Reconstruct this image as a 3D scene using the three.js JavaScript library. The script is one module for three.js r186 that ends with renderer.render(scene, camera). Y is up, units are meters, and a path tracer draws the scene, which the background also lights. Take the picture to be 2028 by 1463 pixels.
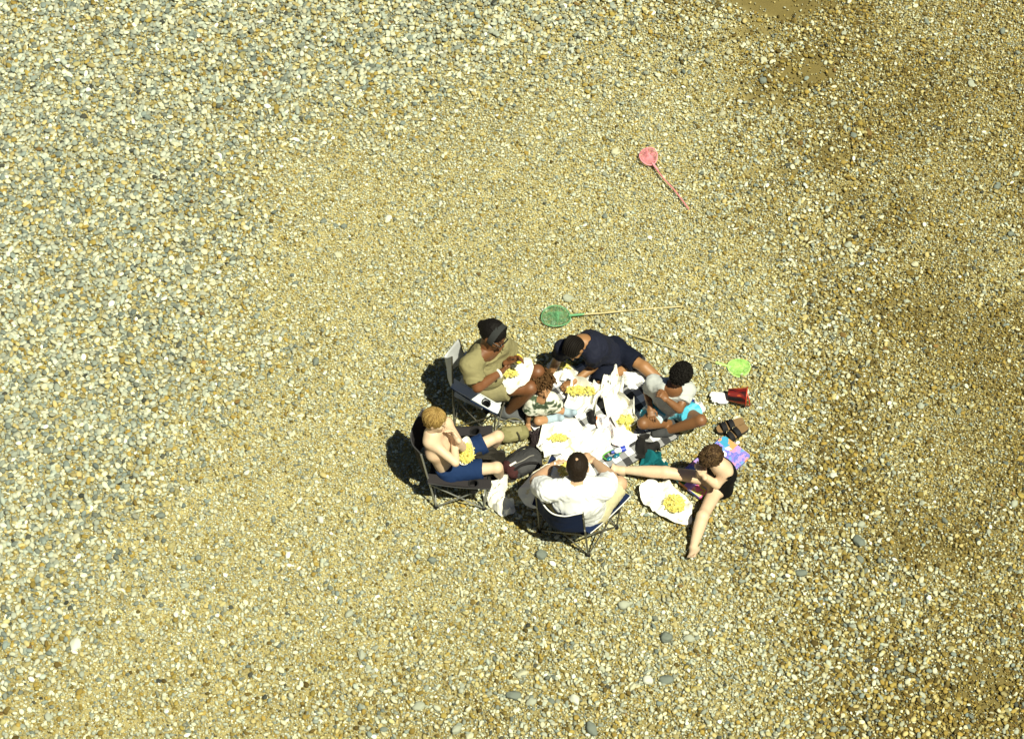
import * as THREE from 'three';
import { mergeGeometries, mergeVertices } from 'three/addons/utils/BufferGeometryUtils.js';
import { RoundedBoxGeometry } from 'three/addons/geometries/RoundedBoxGeometry.js';

// ---------------------------------------------------------------- camera, sky, sun, exposure
const scene = new THREE.Scene();
const camera = new THREE.PerspectiveCamera(15.775, 1024 / 738, 0.5, 2000);
camera.position.set(0, 18.2388, 12.3022);
camera.lookAt(0, 0, 0);
camera.updateMatrixWorld();
const renderer = new THREE.WebGLRenderer({ antialias: true });
renderer.setSize(1024, 738);
renderer.toneMapping = THREE.LinearToneMapping;
renderer.toneMappingExposure = 1.48;
renderer.shadowMap.enabled = true;

const SUN = new THREE.Vector3(0.31, 1, 0.39).normalize();
// clear deep-blue sky, paler towards the horizon, a little brighter round the sun
{
  const W = 256, Hh = 128, d = new Float32Array(W * Hh * 4), v = new THREE.Vector3();
  for (let y = 0; y < Hh; y++) for (let x = 0; x < W; x++) {
    const el = ((y + 0.5) / Hh - 0.5) * Math.PI, az = (x + 0.5) / W * Math.PI * 2 - Math.PI;
    v.set(Math.cos(el) * Math.cos(az), Math.sin(el), Math.cos(el) * Math.sin(az));
    const h = Math.pow(1 - Math.max(0, v.y), 3), g = Math.pow(Math.max(0, v.dot(SUN)), 12) * 0.12;
    d.set([0.02 + 0.08 * h + g, 0.037 + 0.088 * h + g, 0.072 + 0.09 * h + g * 0.9, 1], (y * W + x) * 4);
  }
  const t = new THREE.DataTexture(d, W, Hh, THREE.RGBAFormat, THREE.FloatType); t.mapping = THREE.EquirectangularReflectionMapping; t.minFilter = t.magFilter = THREE.LinearFilter; t.needsUpdate = true;
  scene.background = t; scene.environment = t;
}

const sun = new THREE.DirectionalLight(0xfffbe0, 5);
sun.name = 'sun';
sun.position.copy(SUN).multiplyScalar(40);
sun.castShadow = true;
sun.shadow.mapSize.set(4096, 4096);
Object.assign(sun.shadow.camera, { left: -8, right: 8, top: 8, bottom: -8, near: 1, far: 90 });
scene.add(sun, sun.target);

// ---------------------------------------------------------------- small tools
function rng(seed) { let s = seed >>> 0; return () => { s = (s + 0x6D2B79F5) >>> 0; let t = s; t = Math.imul(t ^ (t >>> 15), t | 1); t ^= t + Math.imul(t ^ (t >>> 7), t | 61); return ((t ^ (t >>> 14)) >>> 0) / 4294967296; }; }
const hash3 = (x, y, z) => { let h = Math.imul(x, 374761393) ^ Math.imul(y, 668265263) ^ Math.imul(z, 1274126177); h = Math.imul(h ^ (h >>> 13), 1274126177); return ((h ^ (h >>> 16)) >>> 0) / 4294967296; };
function noise(x, y, z = 0) {            // value noise, -1 .. 1
  const X = Math.floor(x), Y = Math.floor(y), Z = Math.floor(z), f = t => t * t * (3 - 2 * t);
  const u = f(x - X), v = f(y - Y), w = f(z - Z), L = (a, b, t) => a + (b - a) * t;
  const r = L(L(L(hash3(X, Y, Z), hash3(X + 1, Y, Z), u), L(hash3(X, Y + 1, Z), hash3(X + 1, Y + 1, Z), u), v),
    L(L(hash3(X, Y, Z + 1), hash3(X + 1, Y, Z + 1), u), L(hash3(X, Y + 1, Z + 1), hash3(X + 1, Y + 1, Z + 1), u), v), w);
  return r * 2 - 1;
}
const fbm = (x, y, z = 0, n = 3) => { let a = 0, g = 1, s = 0; for (let i = 0; i < n; i++) { a += g * noise(x, y, z + i * 17); s += g; g *= 0.5; x *= 2.03; y *= 2.03; z *= 2.03; } return a / s; };
const clamp = (v, a = 0, b = 1) => Math.min(b, Math.max(a, v));
const sstep = (a, b, v) => { const t = clamp((v - a) / (b - a)); return t * t * (3 - 2 * t); };
const V3 = (x, y, z) => new THREE.Vector3(x, y, z);
const usedNames = {};
function numbered(name) { const n = usedNames[name] = (usedNames[name] ?? -1) + 1; return n ? name + '_' + String(n).padStart(3, '0') : name; }
function shade(o) { o.castShadow = o.receiveShadow = true; return o; }
function mesh(name, geometry, material, parent, label) {       // one named part
  const m = shade(new THREE.Mesh(geometry, material)); m.name = name; if (label) m.userData.label = label;
  if (parent) parent.add(m); return m;
}
function tag(o, name, label, category, group, kind) {          // a top-level thing
  o.name = numbered(name); o.userData = { ...o.userData, label, category };
  if (group) o.userData.group = group;
  if (kind) o.userData.kind = kind;
  scene.add(o); return o;
}
const thing = (name, label, category, group) => tag(new THREE.Group(), name, label, category, group);
const lin = (r, g, b) => new THREE.Color().setRGB(r, g, b);
const mat = (c, roughness = 0.85, extra = {}) => new THREE.MeshPhysicalMaterial({ color: Array.isArray(c) ? lin(...c) : c, roughness, specularIntensity: roughness >= 0.55 && !extra.metalness ? 0.3 : 1, ...extra });

// ---------------------------------------------------------------- the shingle beach
// gentle hollows and swells; level where the party sits
const SCUFFS = (() => { const r = rng(404), l = []; while (l.length < 150) { const x = (r() * 2 - 1) * 4.6, z = -4.4 + r() * 7.8; if (Math.hypot(x - 0.7, z - 0.7) < 1.15) continue; l.push([x, z, 0.05 + 0.06 * r(), 0.10 + 0.07 * r(), r() * 3.14, 0.012 + 0.022 * r()]); } return l; })();
{ const r = rng(405); for (let i = 0; i < 60; i++) { const a = r() * 6.283, d = 1.35 + 0.9 * r() * r(); SCUFFS.push([0.75 + Math.cos(a) * d, 0.75 + Math.sin(a) * d * 0.85, 0.05 + 0.03 * r(), 0.11 + 0.05 * r(), r() * 3.14, 0.015 + 0.02 * r()]); } }
const scuffCells = {}; SCUFFS.forEach(s => { for (let a = -1; a <= 1; a++) for (let b = -1; b <= 1; b++) (scuffCells[(Math.floor(s[0] / 0.5) + a) + ',' + (Math.floor(s[1] / 0.5) + b)] ??= []).push(s); });
function beachHeight(x, z) {
  const away = sstep(1.2, 3.0, Math.hypot(x - 0.7, (z - 0.7) * 1.1));
  let h = (0.07 * fbm(x * 0.55 + 3, z * 0.55 + 9, 1) + 0.024 * fbm(x * 2.1, z * 2.1, 4) + 0.016 * fbm(x * 6.5, z * 6.5, 14, 2)) * away;
  for (const [cx, cz, w, l, t, d] of scuffCells[Math.floor(x / 0.5) + ',' + Math.floor(z / 0.5)] || []) {      // footprints and scuffs: a hollow with a low lip
    const u = (x - cx) * Math.cos(t) + (z - cz) * Math.sin(t), v = (z - cz) * Math.cos(t) - (x - cx) * Math.sin(t), q = (u / l) ** 2 + (v / w) ** 2; if (q < 5) h += d * (0.9 * q - 1) * Math.exp(-q * 1.1);
  }
  return h;
}
const coarseAt = (x, z) => {            // how much larger, greyer pebbles prevail; their duller tone also paints lens falloff
  const n = fbm(x * 0.8, z * 0.8, 7) * 0.9;
  const left = sstep(-1.3, -3.5, x + n + Math.max(0, z - 0.9) * 0.55);
  const top = sstep(-2.0, -3.9, z + n * 0.9 + Math.max(0, x) * 0.25 - Math.max(0, -x) * 0.25) * sstep(2.3, 1.2, x);
  const ring = 0.3 * sstep(1.6, 2.4, x + n) * sstep(3.6, 2.7, x) + 0.35 * sstep(1.4, 2.8, z + n);
  return clamp(Math.max(left, top, ring));
};
const pebblyAt = (x, z) => clamp(Math.max(0.85 * sstep(2.3, 1.1, Math.hypot(x - 0.9, (z - 1.0) * 1.1) + 0.5 * fbm(x * 1.3, z * 1.3, 61)), 0.75 * sstep(0.6, 2.2, z + fbm(x, z, 63)) * sstep(-1.8, 0.2, x + fbm(x, z, 65) * 0.8)));   // a closer cover of small pebbles
const brownAt = (x, z) => { const n = fbm(x * 0.7, z * 0.7, 21, 5); return clamp(0.86 * (sstep(1.4, 3.2, x + n * 1.2 + (z < 0 ? -0.14 * z : 0.1 * z)) + 0.3 * sstep(1.9, 3.3, z + fbm(x * 0.9, z * 0.9, 27, 4))) * (0.85 + 0.75 * fbm(x * 1.9, z * 1.9, 5, 5))); };  // browner stones and wet sand, partly lens darkening painted into the outer ground
const SANDY = [[2.37, -3.98, 0.41, 0.16, 0.97], [2.60, -3.19, 0.35, 0.14, 0.90], [2.12, -3.63, 0.22, 0.20, 0.80], [2.26, -2.89, 0.31, 0.12, 0.70], [3.33, 1.72, 0.26, 0.15, 0.45], [3.54, 2.86, 0.26, 0.26, 0.50], [2.76, -2.24, 0.21, 0.13, 0.60], [2.31, -2.06, 0.30, 0.07, 0.60], [3.45, -0.62, 0.30, 0.21, 0.40]];
const bareAt = (x, z) => { let b = 0; for (const [cx, cz, rx, rz, k] of SANDY) { const d = Math.hypot((x - cx) / rx, (z - cz) / rz) + 0.9 * fbm(x * 5, z * 5, 11); b = Math.max(b, k * sstep(1.3, 0.45, d)); } return b; };

function sandTexture(size, tone) {       // damp sand between the stones: fine grains of several colours
  const d = new Uint8Array(size * size * 4), r = rng(91);
  for (let i = 0; i < size * size; i++) {
    const x = i % size, y = (i / size) | 0, w = 0.5 + 0.5 * Math.sin(x / size * 6.283 * 3) * Math.cos(y / size * 6.283 * 2);
    const g = (r() - 0.5) * 62 + (r() < 0.04 ? 45 : 0) + (w - 0.5) * 10;
    d[i * 4] = clamp(tone[0] + g, 0, 255); d[i * 4 + 1] = clamp(tone[1] + g * 0.95, 0, 255); d[i * 4 + 2] = clamp(tone[2] + g * 0.75, 0, 255); d[i * 4 + 3] = 255;
  }
  const t = new THREE.DataTexture(d, size, size); t.colorSpace = THREE.SRGBColorSpace; t.wrapS = t.wrapT = THREE.RepeatWrapping; t.magFilter = THREE.LinearFilter; t.minFilter = THREE.LinearMipmapLinearFilter; t.generateMipmaps = true; t.needsUpdate = true; return t;
}
const beach = new THREE.Group();
beach.name = 'beach';
beach.userData = { kind: 'structure', label: 'shingle beach of pale and grey pebbles over yellow sand' };
scene.add(beach);
{
  // fine sheet near the party, coarse out to the horizon: one grid whose lines spread outwards
  const line = []; for (let i = 0; i <= 260; i++) { const t = i / 130 - 1; line.push(Math.sign(t) * (Math.abs(t) * 6.5 + Math.pow(Math.abs(t), 14) * 500)); }
  const n = line.length, p = [], uv = [], ix = [], dye = [];
  for (let j = 0; j < n; j++) for (let i = 0; i < n; i++) { const x = line[i], z = line[j]; p.push(x, beachHeight(x, z) - 0.009, z); uv.push(x / 0.9, z / 0.9); const w = clamp(brownAt(x, z) * 0.85 + bareAt(x, z) * 0.45 + 0.3 * coarseAt(x, z) + 0.25 * pebblyAt(x, z) + 0.25 * fbm(x * 6, z * 6, 41)); dye.push(1 - 0.62 * w, 1 - 0.66 * w, 1 - 0.78 * w); }   // damp patches, plus painted shade in pebble gaps and lens darkening outwards
  for (let j = 0; j < n - 1; j++) for (let i = 0; i < n - 1; i++) { const a = j * n + i; ix.push(a, a + n, a + 1, a + 1, a + n, a + n + 1); }
  const g = new THREE.BufferGeometry(); g.setAttribute('position', new THREE.Float32BufferAttribute(p, 3)); g.setAttribute('uv', new THREE.Float32BufferAttribute(uv, 2)); g.setAttribute('color', new THREE.Float32BufferAttribute(dye, 3)); g.setIndex(ix); g.computeVertexNormals();
  mesh('sand', g, new THREE.MeshStandardMaterial({ map: sandTexture(512, [160, 150, 101]), roughness: 0.95, vertexColors: true }), beach);
}
function pebbleShape(detail, seed, rough = 0.16) {
  const g = mergeVertices(new THREE.IcosahedronGeometry(1, detail).deleteAttribute('uv').deleteAttribute('normal'), 1e-4), p = g.attributes.position;
  for (let i = 0; i < p.count; i++) {
    const v = V3().fromBufferAttribute(p, i), k = 1 + rough * noise(v.x * 1.3 + seed, v.y * 1.3, v.z * 1.3) + rough * 0.5 * noise(v.x * 2.9, v.y * 2.9 + seed, v.z * 2.9);
    v.multiplyScalar(k); p.setXYZ(i, v.x, v.y, v.z);
  }
  g.computeVertexNormals(); return g;
}
const STONE = {   // linear base colours of the shingle
  cream: [0.51, 0.51, 0.35], white: [0.62, 0.64, 0.53], pale: [0.345, 0.368, 0.285], blue: [0.18, 0.208, 0.175], tan: [0.37, 0.325, 0.145], ochre: [0.265, 0.198, 0.048], brown: [0.115, 0.084, 0.022], dark: [0.06, 0.064, 0.05], rust: [0.19, 0.12, 0.04],
};
const MIX = {
  yellow: [['cream', 40], ['tan', 24], ['pale', 14], ['ochre', 14], ['white', 6], ['blue', 2], ['brown', 1.5]],
  grey: [['pale', 38], ['cream', 19], ['blue', 20], ['white', 3], ['tan', 13], ['ochre', 5], ['dark', 1.2], ['rust', 0.4]],
  brown: [['tan', 19], ['ochre', 30], ['brown', 27], ['cream', 9], ['pale', 6], ['blue', 4.5], ['dark', 3], ['white', 0.8], ['rust', 0.5]],
};
for (const k in MIX) { const s = MIX[k].reduce((a, b) => a + b[1], 0); MIX[k].forEach(e => e[1] /= s); }
function stoneColour(x, z, r, out, coarse) {
  const q = r(), br = brownAt(x, z), gr = clamp(coarse), m = q < br ? MIX.brown : q < br + (1 - br) * gr ? MIX.grey : MIX.yellow;
  let t = r(), c = m[0][0]; for (const [k, w] of m) { c = k; if ((t -= w) < 0) break; }
  const v = 0.62 + 0.70 * r(), s = STONE[c], h = (r() - 0.5) * 0.12;
  return out.setRGB(clamp(s[0] * v * (1 + h), 0, 0.82), clamp(s[1] * v, 0, 0.82), clamp(s[2] * v * (1 - h), 0, 0.8));
}
const stoneMat = new THREE.MeshPhysicalMaterial({ color: 0xffffff, roughness: 0.85, specularIntensity: 0.4 });
function strew(name, label, geometry, cell, seed, pick) {
  const X0 = -5.7, X1 = 5.7, Z0 = -5.7, Z1 = 4.6, r = rng(seed), list = [];
  for (let z = Z0; z < Z1; z += cell) for (let x = X0; x < X1; x += cell) {
    const px = x + r() * cell * 1.2, pz = z + r() * cell * 1.2;
    if (Math.abs(px) > 5.35 - 0.115 * (pz + 4.5) ) { continue; }         // the strewn field narrows towards the viewer
    const e = pick(px, pz, r); if (e) list.push([px, pz, ...e]);
  }
  const im = shade(new THREE.InstancedMesh(geometry, stoneMat, list.length)); im.name = name;
  im.userData = { kind: 'stuff', label };
  const M = new THREE.Matrix4(), q = new THREE.Quaternion(), e = new THREE.Euler(), c = new THREE.Color(), s = V3(), P = V3();
  list.forEach(([x, z, size, lift, coarse], i) => {
    const a = size * (0.8 + 0.5 * r()), b = size * (0.62 + 0.4 * r()), h = size * (0.42 + 0.35 * r());
    e.set((r() - 0.5) * 0.9, r() * 6.283, (r() - 0.5) * 0.9); q.setFromEuler(e);
    s.set(a / 2, h / 2, b / 2); P.set(x, beachHeight(x, z) + lift * size, z);
    im.setMatrixAt(i, M.compose(P, q, s)); im.setColorAt(i, stoneColour(x, z, r, c, coarse));
  });
  beach.add(im); console.log(name, list.length); return im;
}
strew('grit', 'fine yellow grit between the pebbles', pebbleShape(0, 3, 0.25), 0.0142, 11, (x, z, r) => {
  const co = coarseAt(x, z), b = bareAt(x, z), br = brownAt(x, z); if (r() < b * 0.95 || r() < 0.10 + co * 0.30 + br * 0.12) return null;
  return [0.0115 + 0.0125 * r() * r(), 0.2 + 0.3 * r(), 0.22 + co * 0.6];
});
strew('pebbles', 'small rounded cream and grey pebbles', pebbleShape(1, 5), 0.026, 12, (x, z, r) => {
  const co = coarseAt(x, z), b = bareAt(x, z), k = 0.30 + 0.50 * co + 0.30 * pebblyAt(x, z) * (1 - co) + 0.22 * fbm(x * 1.6, z * 1.6, 31) + 0.06 * brownAt(x, z); if (r() < b * 0.93 || r() > k) return null;
  return [0.018 + 0.020 * Math.pow(r(), 1.8) * (1 + 0.8 * co) + 0.0055 * Math.max(co, 0.45 * pebblyAt(x, z)), 0.2 + 0.38 * r(), Math.max(co, 0.3)];
});
strew('cobbles', 'larger rounded pebbles scattered over the shingle', pebbleShape(2, 8), 0.06, 13, (x, z, r) => {
  const co = coarseAt(x, z), k = 0.03 + 0.17 * co + 0.06 * brownAt(x, z) + 0.06 * sstep(0.5, 2.5, z); if (r() > k || r() < bareAt(x, z) * 0.9) return null;
  return [0.031 + 0.026 * Math.pow(r(), 2.4), 0.22 + 0.25 * r(), Math.max(0.4, co)];
});

// ---------------------------------------------------------------- where things lie, in metres
const OUTLINE = {"bigPaper":{"c":[0.502,0.05,0.73],"o":[[0.274,0.1,0.539],[0.373,0.05,0.541],[0.471,0.06,0.557],[0.56,0.07,0.622],[0.639,0.04,0.637],[0.699,0.06,0.65],[0.789,0.05,0.663],[0.82,0.04,0.743],[0.802,0.05,0.817],[0.691,0.05,0.913],[0.552,0.05,0.947],[0.378,0.07,0.887],[0.324,0.09,0.938],[0.211,0.1,0.878],[0.228,0.08,0.701],[0.254,0.08,0.594]]},"longPaper":{"c":[0.895,0.075,0.449],"o":[[0.814,0.15,0.099],[0.86,0.15,0.099],[0.886,0.15,0.208],[0.929,0.15,0.297],[0.992,0.165,0.4],[1.025,0.18,0.533],[0.998,0.15,0.659],[0.927,0.075,0.679],[0.849,0.105,0.654],[0.825,0.135,0.557],[0.775,0.15,0.425],[0.752,0.15,0.297],[0.772,0.15,0.158]]},"midPaper":{"c":[0.561,0.072,0.305],"o":[[0.413,0.087,0.255],[0.507,0.145,0.229],[0.576,0.189,0.209],[0.654,0.174,0.234],[0.696,0.145,0.264],[0.746,0.174,0.357],[0.721,0.145,0.422],[0.697,0.087,0.482],[0.587,0.072,0.487],[0.472,0.087,0.438],[0.432,0.116,0.353]]},"backPaper":{"c":[0.419,0.05,0.056],"o":[[0.457,0.08,-0.039],[0.527,0.08,0.041],[0.514,0.05,0.101],[0.423,0.04,0.144],[0.332,0.05,0.136],[0.291,0.06,0.058],[0.308,0.08,-0.024],[0.374,0.08,-0.054]]},"whiteCloth":{"c":[0.998,0.07,0.14],"o":[[0.88,0.03,0.123],[0.905,0.05,0.076],[0.992,0.06,0.063],[1.103,0.05,0.101],[1.132,0.03,0.133],[1.053,0.03,0.168],[1.027,0.03,0.193],[0.911,0.03,0.188]]},"floral":{"c":[0.821,0.07,0.67],"o":[[0.698,0.04,0.505],[0.776,0.05,0.497],[0.828,0.05,0.58],[0.86,0.04,0.632],[0.974,0.04,0.632],[1.001,0.04,0.719],[0.921,0.04,0.792],[0.82,0.04,0.782],[0.785,0.05,0.687],[0.704,0.04,0.642]]},"jacket":{"c":[1.072,0.12,0.823],"o":[[1.007,0.04,0.646],[1.072,0.05,0.643],[1.118,0.06,0.713],[1.166,0.05,0.764],[1.214,0.04,0.821],[1.119,0.04,0.854],[1.037,0.04,0.902],[0.978,0.04,0.825],[0.987,0.05,0.74]]},"teal":{"c":[1.125,0.11,0.97],"o":[[0.995,0.03,0.958],[1.061,0.05,0.875],[1.127,0.06,0.852],[1.197,0.05,0.832],[1.244,0.03,0.92],[1.226,0.03,0.977],[1.149,0.03,0.977],[1.075,0.03,0.996]]},"girlPaper":{"c":[1.263,0.04,1.305],"o":[[1.121,0.1,1.116],[1.171,0.05,1.128],[1.218,0.1,1.12],[1.316,0.09,1.209],[1.439,0.09,1.359],[1.404,0.04,1.515],[1.281,0.05,1.475],[1.142,0.07,1.417],[1.056,0.08,1.301],[1.03,0.1,1.187]]},"lapPaperBoy":{"c":[-0.364,0.53,1.153],"o":[[-0.353,0.6,1.038],[-0.3,0.58,1.157],[-0.308,0.56,1.209],[-0.371,0.55,1.273],[-0.411,0.55,1.254],[-0.419,0.57,1.15],[-0.416,0.58,1.077]]},"crumpled":{"c":[-0.116,0.13,1.28],"o":[[-0.202,0.08,1.103],[-0.121,0.08,1.118],[-0.053,0.07,1.102],[-0.02,0.05,1.165],[-0.048,0.05,1.231],[0.004,0.02,1.26],[-0.012,0.02,1.387],[-0.064,0.02,1.382],[-0.197,0.04,1.329],[-0.234,0.05,1.255],[-0.214,0.05,1.161]]},"lapPaperWoman":{"c":[0.056,0.63,0.456],"o":[[0.04,0.66,0.38],[0.097,0.66,0.316],[0.149,0.66,0.37],[0.165,0.65,0.431],[0.132,0.62,0.532],[0.068,0.6,0.567],[-0.016,0.52,0.586],[-0.052,0.58,0.554],[-0.088,0.62,0.508],[-0.08,0.64,0.483],[-0.024,0.65,0.431]]},"lapPaperMan":{"c":[0.424,0.58,1.37],"o":[[0.323,0.6,1.309],[0.363,0.6,1.234],[0.427,0.58,1.194],[0.537,0.58,1.217],[0.622,0.6,1.299],[0.66,0.6,1.383],[0.592,0.58,1.449],[0.376,0.58,1.481],[0.306,0.6,1.415]]},"sidePaperMan":{"c":[0.189,0.5,1.432],"o":[[0.339,0.6,1.285],[0.354,0.58,1.333],[0.298,0.58,1.403],[0.251,0.56,1.469],[0.228,0.5,1.538],[0.213,0.4,1.573],[0.115,0.34,1.524],[0.055,0.36,1.406],[0.083,0.42,1.364],[0.182,0.52,1.301],[0.272,0.58,1.278]]},"darkJumper":{"c":[-0.183,0.4,1.09],"o":[[-0.29,0.48,1.131],[-0.234,0.48,1.103],[-0.156,0.4,1.033],[-0.08,0.3,0.985],[-0.057,0.16,0.954],[-0.073,0.06,0.972],[-0.116,0.3,1.084],[-0.207,0.44,1.157],[-0.274,0.47,1.157]]},"darkCloth":{"c":[0.179,0.08,0.745],"o":[[0.156,0.03,0.63],[0.213,0.04,0.622],[0.237,0.05,0.677],[0.212,0.05,0.764],[0.187,0.03,0.814],[0.147,0.03,0.78],[0.131,0.03,0.693]]},"blueMat":{"c":[1.242,0.035,0.325],"o":[[1.028,0.035,0.136],[1.145,0.035,0.116],[1.349,0.035,0.216],[1.502,0.035,0.34],[1.475,0.035,0.394],[1.298,0.035,0.512],[1.059,0.035,0.541],[1.021,0.035,0.423],[0.992,0.035,0.275]]},"whiteTowel":{"c":[1.523,0.05,0.413],"o":[[1.468,0.04,0.358],[1.526,0.04,0.348],[1.578,0.03,0.391],[1.572,0.03,0.44],[1.522,0.03,0.469],[1.473,0.04,0.441]]}};
const AT = {"bowl":[0.044,0.8,0.441],"bucketA":[1.782,0.06,0.307],"bucketB":[1.879,0.085,0.318],"packet":[1.693,0.03,0.317],"sandalA_heel":[1.888,0.03,0.538],"sandalA_toe":[1.659,0.03,0.63],"sandalB_heel":[1.911,0.03,0.586],"sandalB_toe":[1.732,0.03,0.722],"pinkC":[1.187,0.03,-2.198],"pinkH0":[1.228,0.03,-2.098],"pinkH1":[1.518,0.02,-1.626],"pinkTop":[1.19,0.03,-2.311],"greenC":[0.367,0.03,-0.501],"greenH0":[0.493,0.03,-0.511],"greenH1":[1.43,0.02,-0.627],"limeC":[1.873,0.03,-0.012],"limeH0":[1.782,0.03,-0.017],"limeH1":[0.974,0.02,-0.328],"pack":[0.089,0.06,0.972],"olive":[0.012,0.05,0.677],"pouch":[0.653,0.05,0.516],"orange":[0.689,0.04,0.544],"bottle":[0.884,0.04,0.825],"goggles":[0.813,0.04,0.893],"boardA":[1.717,0.03,0.693],"boardB":[1.924,0.03,0.886],"boardC":[1.465,0.03,1.285],"boardD":[1.299,0.03,1.096],"blA":[1.393,0.0,0.655],"cw_bn":[-0.478,0.0,0.4],"cw_fn":[-0.177,0.0,0.45],"cb_bn":[-0.634,0.0,1.229],"cb_fn":[-0.279,0.0,1.187],"cm_bl":[0.212,0.0,1.603],"cm_br":[0.545,0.0,1.801],"cm_ar":[0.846,0.45,1.535],"chA":[0.371,0.085,0.728],"chB":[0.92,0.085,0.593],"chC":[0.527,0.11,0.29],"chC2":[0.634,0.12,0.302],"chD":[0.444,0.075,0.013],"chE":[1.293,0.07,1.338],"chF":[-0.36,0.56,1.172],"chG":[-0.02,0.66,0.486],"chH":[0.42,0.6,1.355],"chI":[0.105,0.66,0.35]};
const POSE = {"woman":{"head":[-0.145,1.2,0.48],"n":[-0.202,1.03,0.506],"c":[-0.212,0.8,0.426],"p":[-0.219,0.46,0.381],"sR":[-0.327,0.99,0.627],"sL":[-0.095,0.98,0.414],"eR":[-0.269,0.83,0.729],"eL":[0.004,0.735,0.343],"wR":[-0.096,0.8,0.571],"wL":[-0.024,0.885,0.523],"hR":[-0.012,0.82,0.512],"hL":[0.024,0.915,0.519],"hipR":[-0.194,0.45,0.472],"hipL":[-0.163,0.45,0.316],"kR":[0.145,0.51,0.521],"kL":[0.202,0.57,0.406],"aR":[-0.033,0.09,0.474],"aL":[0.132,0.09,0.4],"tR":[0.041,0.03,0.489],"tL":[0.231,0.03,0.391]},"boy_chair":{"head":[-0.59,1.03,1.165],"n":[-0.621,0.88,1.189],"c":[-0.582,0.7,1.204],"p":[-0.509,0.42,1.196],"sR":[-0.632,0.84,1.238],"sL":[-0.51,0.84,1.07],"eR":[-0.438,0.72,1.356],"eL":[-0.389,0.68,1.192],"wR":[-0.452,0.735,1.161],"wL":[-0.425,0.87,1.229],"hR":[-0.486,0.795,1.125],"hL":[-0.472,0.92,1.178],"hipR":[-0.468,0.42,1.253],"hipL":[-0.438,0.42,1.107],"kR":[-0.119,0.45,1.234],"kL":[-0.112,0.495,0.971],"aR":[-0.097,0.1,1.092],"aL":[-0.195,0.1,0.878],"tR":[-0.04,0.04,1.079],"tL":[-0.122,0.04,0.878]},"man":{"head":[0.498,1.04,1.596],"n":[0.492,0.93,1.695],"c":[0.511,0.75,1.689],"p":[0.541,0.46,1.637],"sL":[0.277,0.88,1.71],"sR":[0.701,0.88,1.683],"eL":[0.187,0.685,1.499],"eR":[0.769,0.68,1.469],"wL":[0.292,0.565,1.301],"wR":[0.646,0.59,1.265],"hL":[0.351,0.585,1.267],"hR":[0.561,0.59,1.196],"hipL":[0.455,0.46,1.6],"hipR":[0.643,0.46,1.619],"kL":[0.229,0.48,1.41],"kR":[0.836,0.48,1.401],"aL":[0.285,0.102,1.235],"aR":[0.837,0.102,1.216],"tL":[0.287,0.03,1.096],"tR":[0.866,0.03,1.087]},"girl":{"head":[1.553,0.6,1.23],"n":[1.634,0.5,1.246],"c":[1.659,0.34,1.189],"p":[1.666,0.11,1.183],"sR":[1.68,0.45,1.271],"sL":[1.523,0.45,1.131],"eR":[1.612,0.35,1.335],"eL":[1.501,0.203,1.137],"wR":[1.503,0.46,1.31],"wL":[1.494,0.41,1.209],"hR":[1.474,0.46,1.249],"hL":[1.504,0.45,1.196],"hipR":[1.637,0.1,1.205],"hipL":[1.589,0.1,1.125],"kR":[1.502,0.198,1.526],"kL":[1.224,0.154,1.092],"aR":[1.427,0.06,1.73],"aL":[0.897,0.11,1.046],"tR":[1.376,0.17,1.862],"tL":[0.807,0.23,1.083]},"boy_grey":{"head":[1.333,0.74,0.55],"n":[1.284,0.6,0.572],"c":[1.269,0.42,0.549],"p":[1.275,0.12,0.449],"sR":[1.133,0.53,0.486],"sL":[1.401,0.53,0.554],"eR":[1.091,0.32,0.434],"eL":[1.333,0.48,0.709],"wR":[1.11,0.33,0.587],"wL":[1.233,0.58,0.683],"hR":[1.118,0.31,0.641],"hL":[1.192,0.62,0.662],"hipR":[1.223,0.11,0.443],"hipL":[1.358,0.11,0.453],"kR":[1.053,0.261,0.697],"kL":[1.514,0.296,0.69],"aR":[1.307,0.06,0.567],"aL":[1.251,0.07,0.651],"tR":[1.458,0.04,0.622],"tL":[1.153,0.05,0.667]},"teen":{"head":[0.5,0.55,0.168],"n":[0.563,0.5,0.064],"c":[0.657,0.38,0.021],"p":[0.831,0.13,-0.07],"sR":[0.413,0.45,0.094],"sL":[0.654,0.4,0.129],"eR":[0.367,0.204,0.055],"eL":[0.674,0.154,0.076],"wR":[0.311,0.07,0.1],"wL":[0.5,0.109,0.201],"hR":[0.29,0.04,0.12],"hL":[0.454,0.099,0.229],"hipR":[0.84,0.14,-0.114],"hipL":[0.81,0.12,-0.037],"kR":[1.083,0.16,0.085],"kL":[0.736,0.085,0.155],"aR":[1.289,0.06,0.242],"aL":[0.989,0.06,-0.002],"tR":[1.349,0.04,0.219],"tL":[1.067,0.05,-0.069]},"toddler":{"head":[0.247,0.45,0.462],"n":[0.236,0.34,0.496],"c":[0.237,0.24,0.484],"p":[0.246,0.08,0.453],"sR":[0.171,0.31,0.506],"sL":[0.317,0.31,0.506],"eR":[0.139,0.17,0.531],"eL":[0.364,0.175,0.485],"wR":[0.131,0.05,0.56],"wL":[0.337,0.06,0.449],"hR":[0.135,0.03,0.582],"hL":[0.304,0.05,0.433],"hipR":[0.222,0.08,0.477],"hipL":[0.279,0.08,0.453],"kR":[0.212,0.13,0.593],"kL":[0.377,0.1,0.466],"aR":[0.369,0.07,0.515],"aL":[0.476,0.06,0.469],"tR":[0.417,0.12,0.557],"tL":[0.524,0.12,0.498]}};
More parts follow.
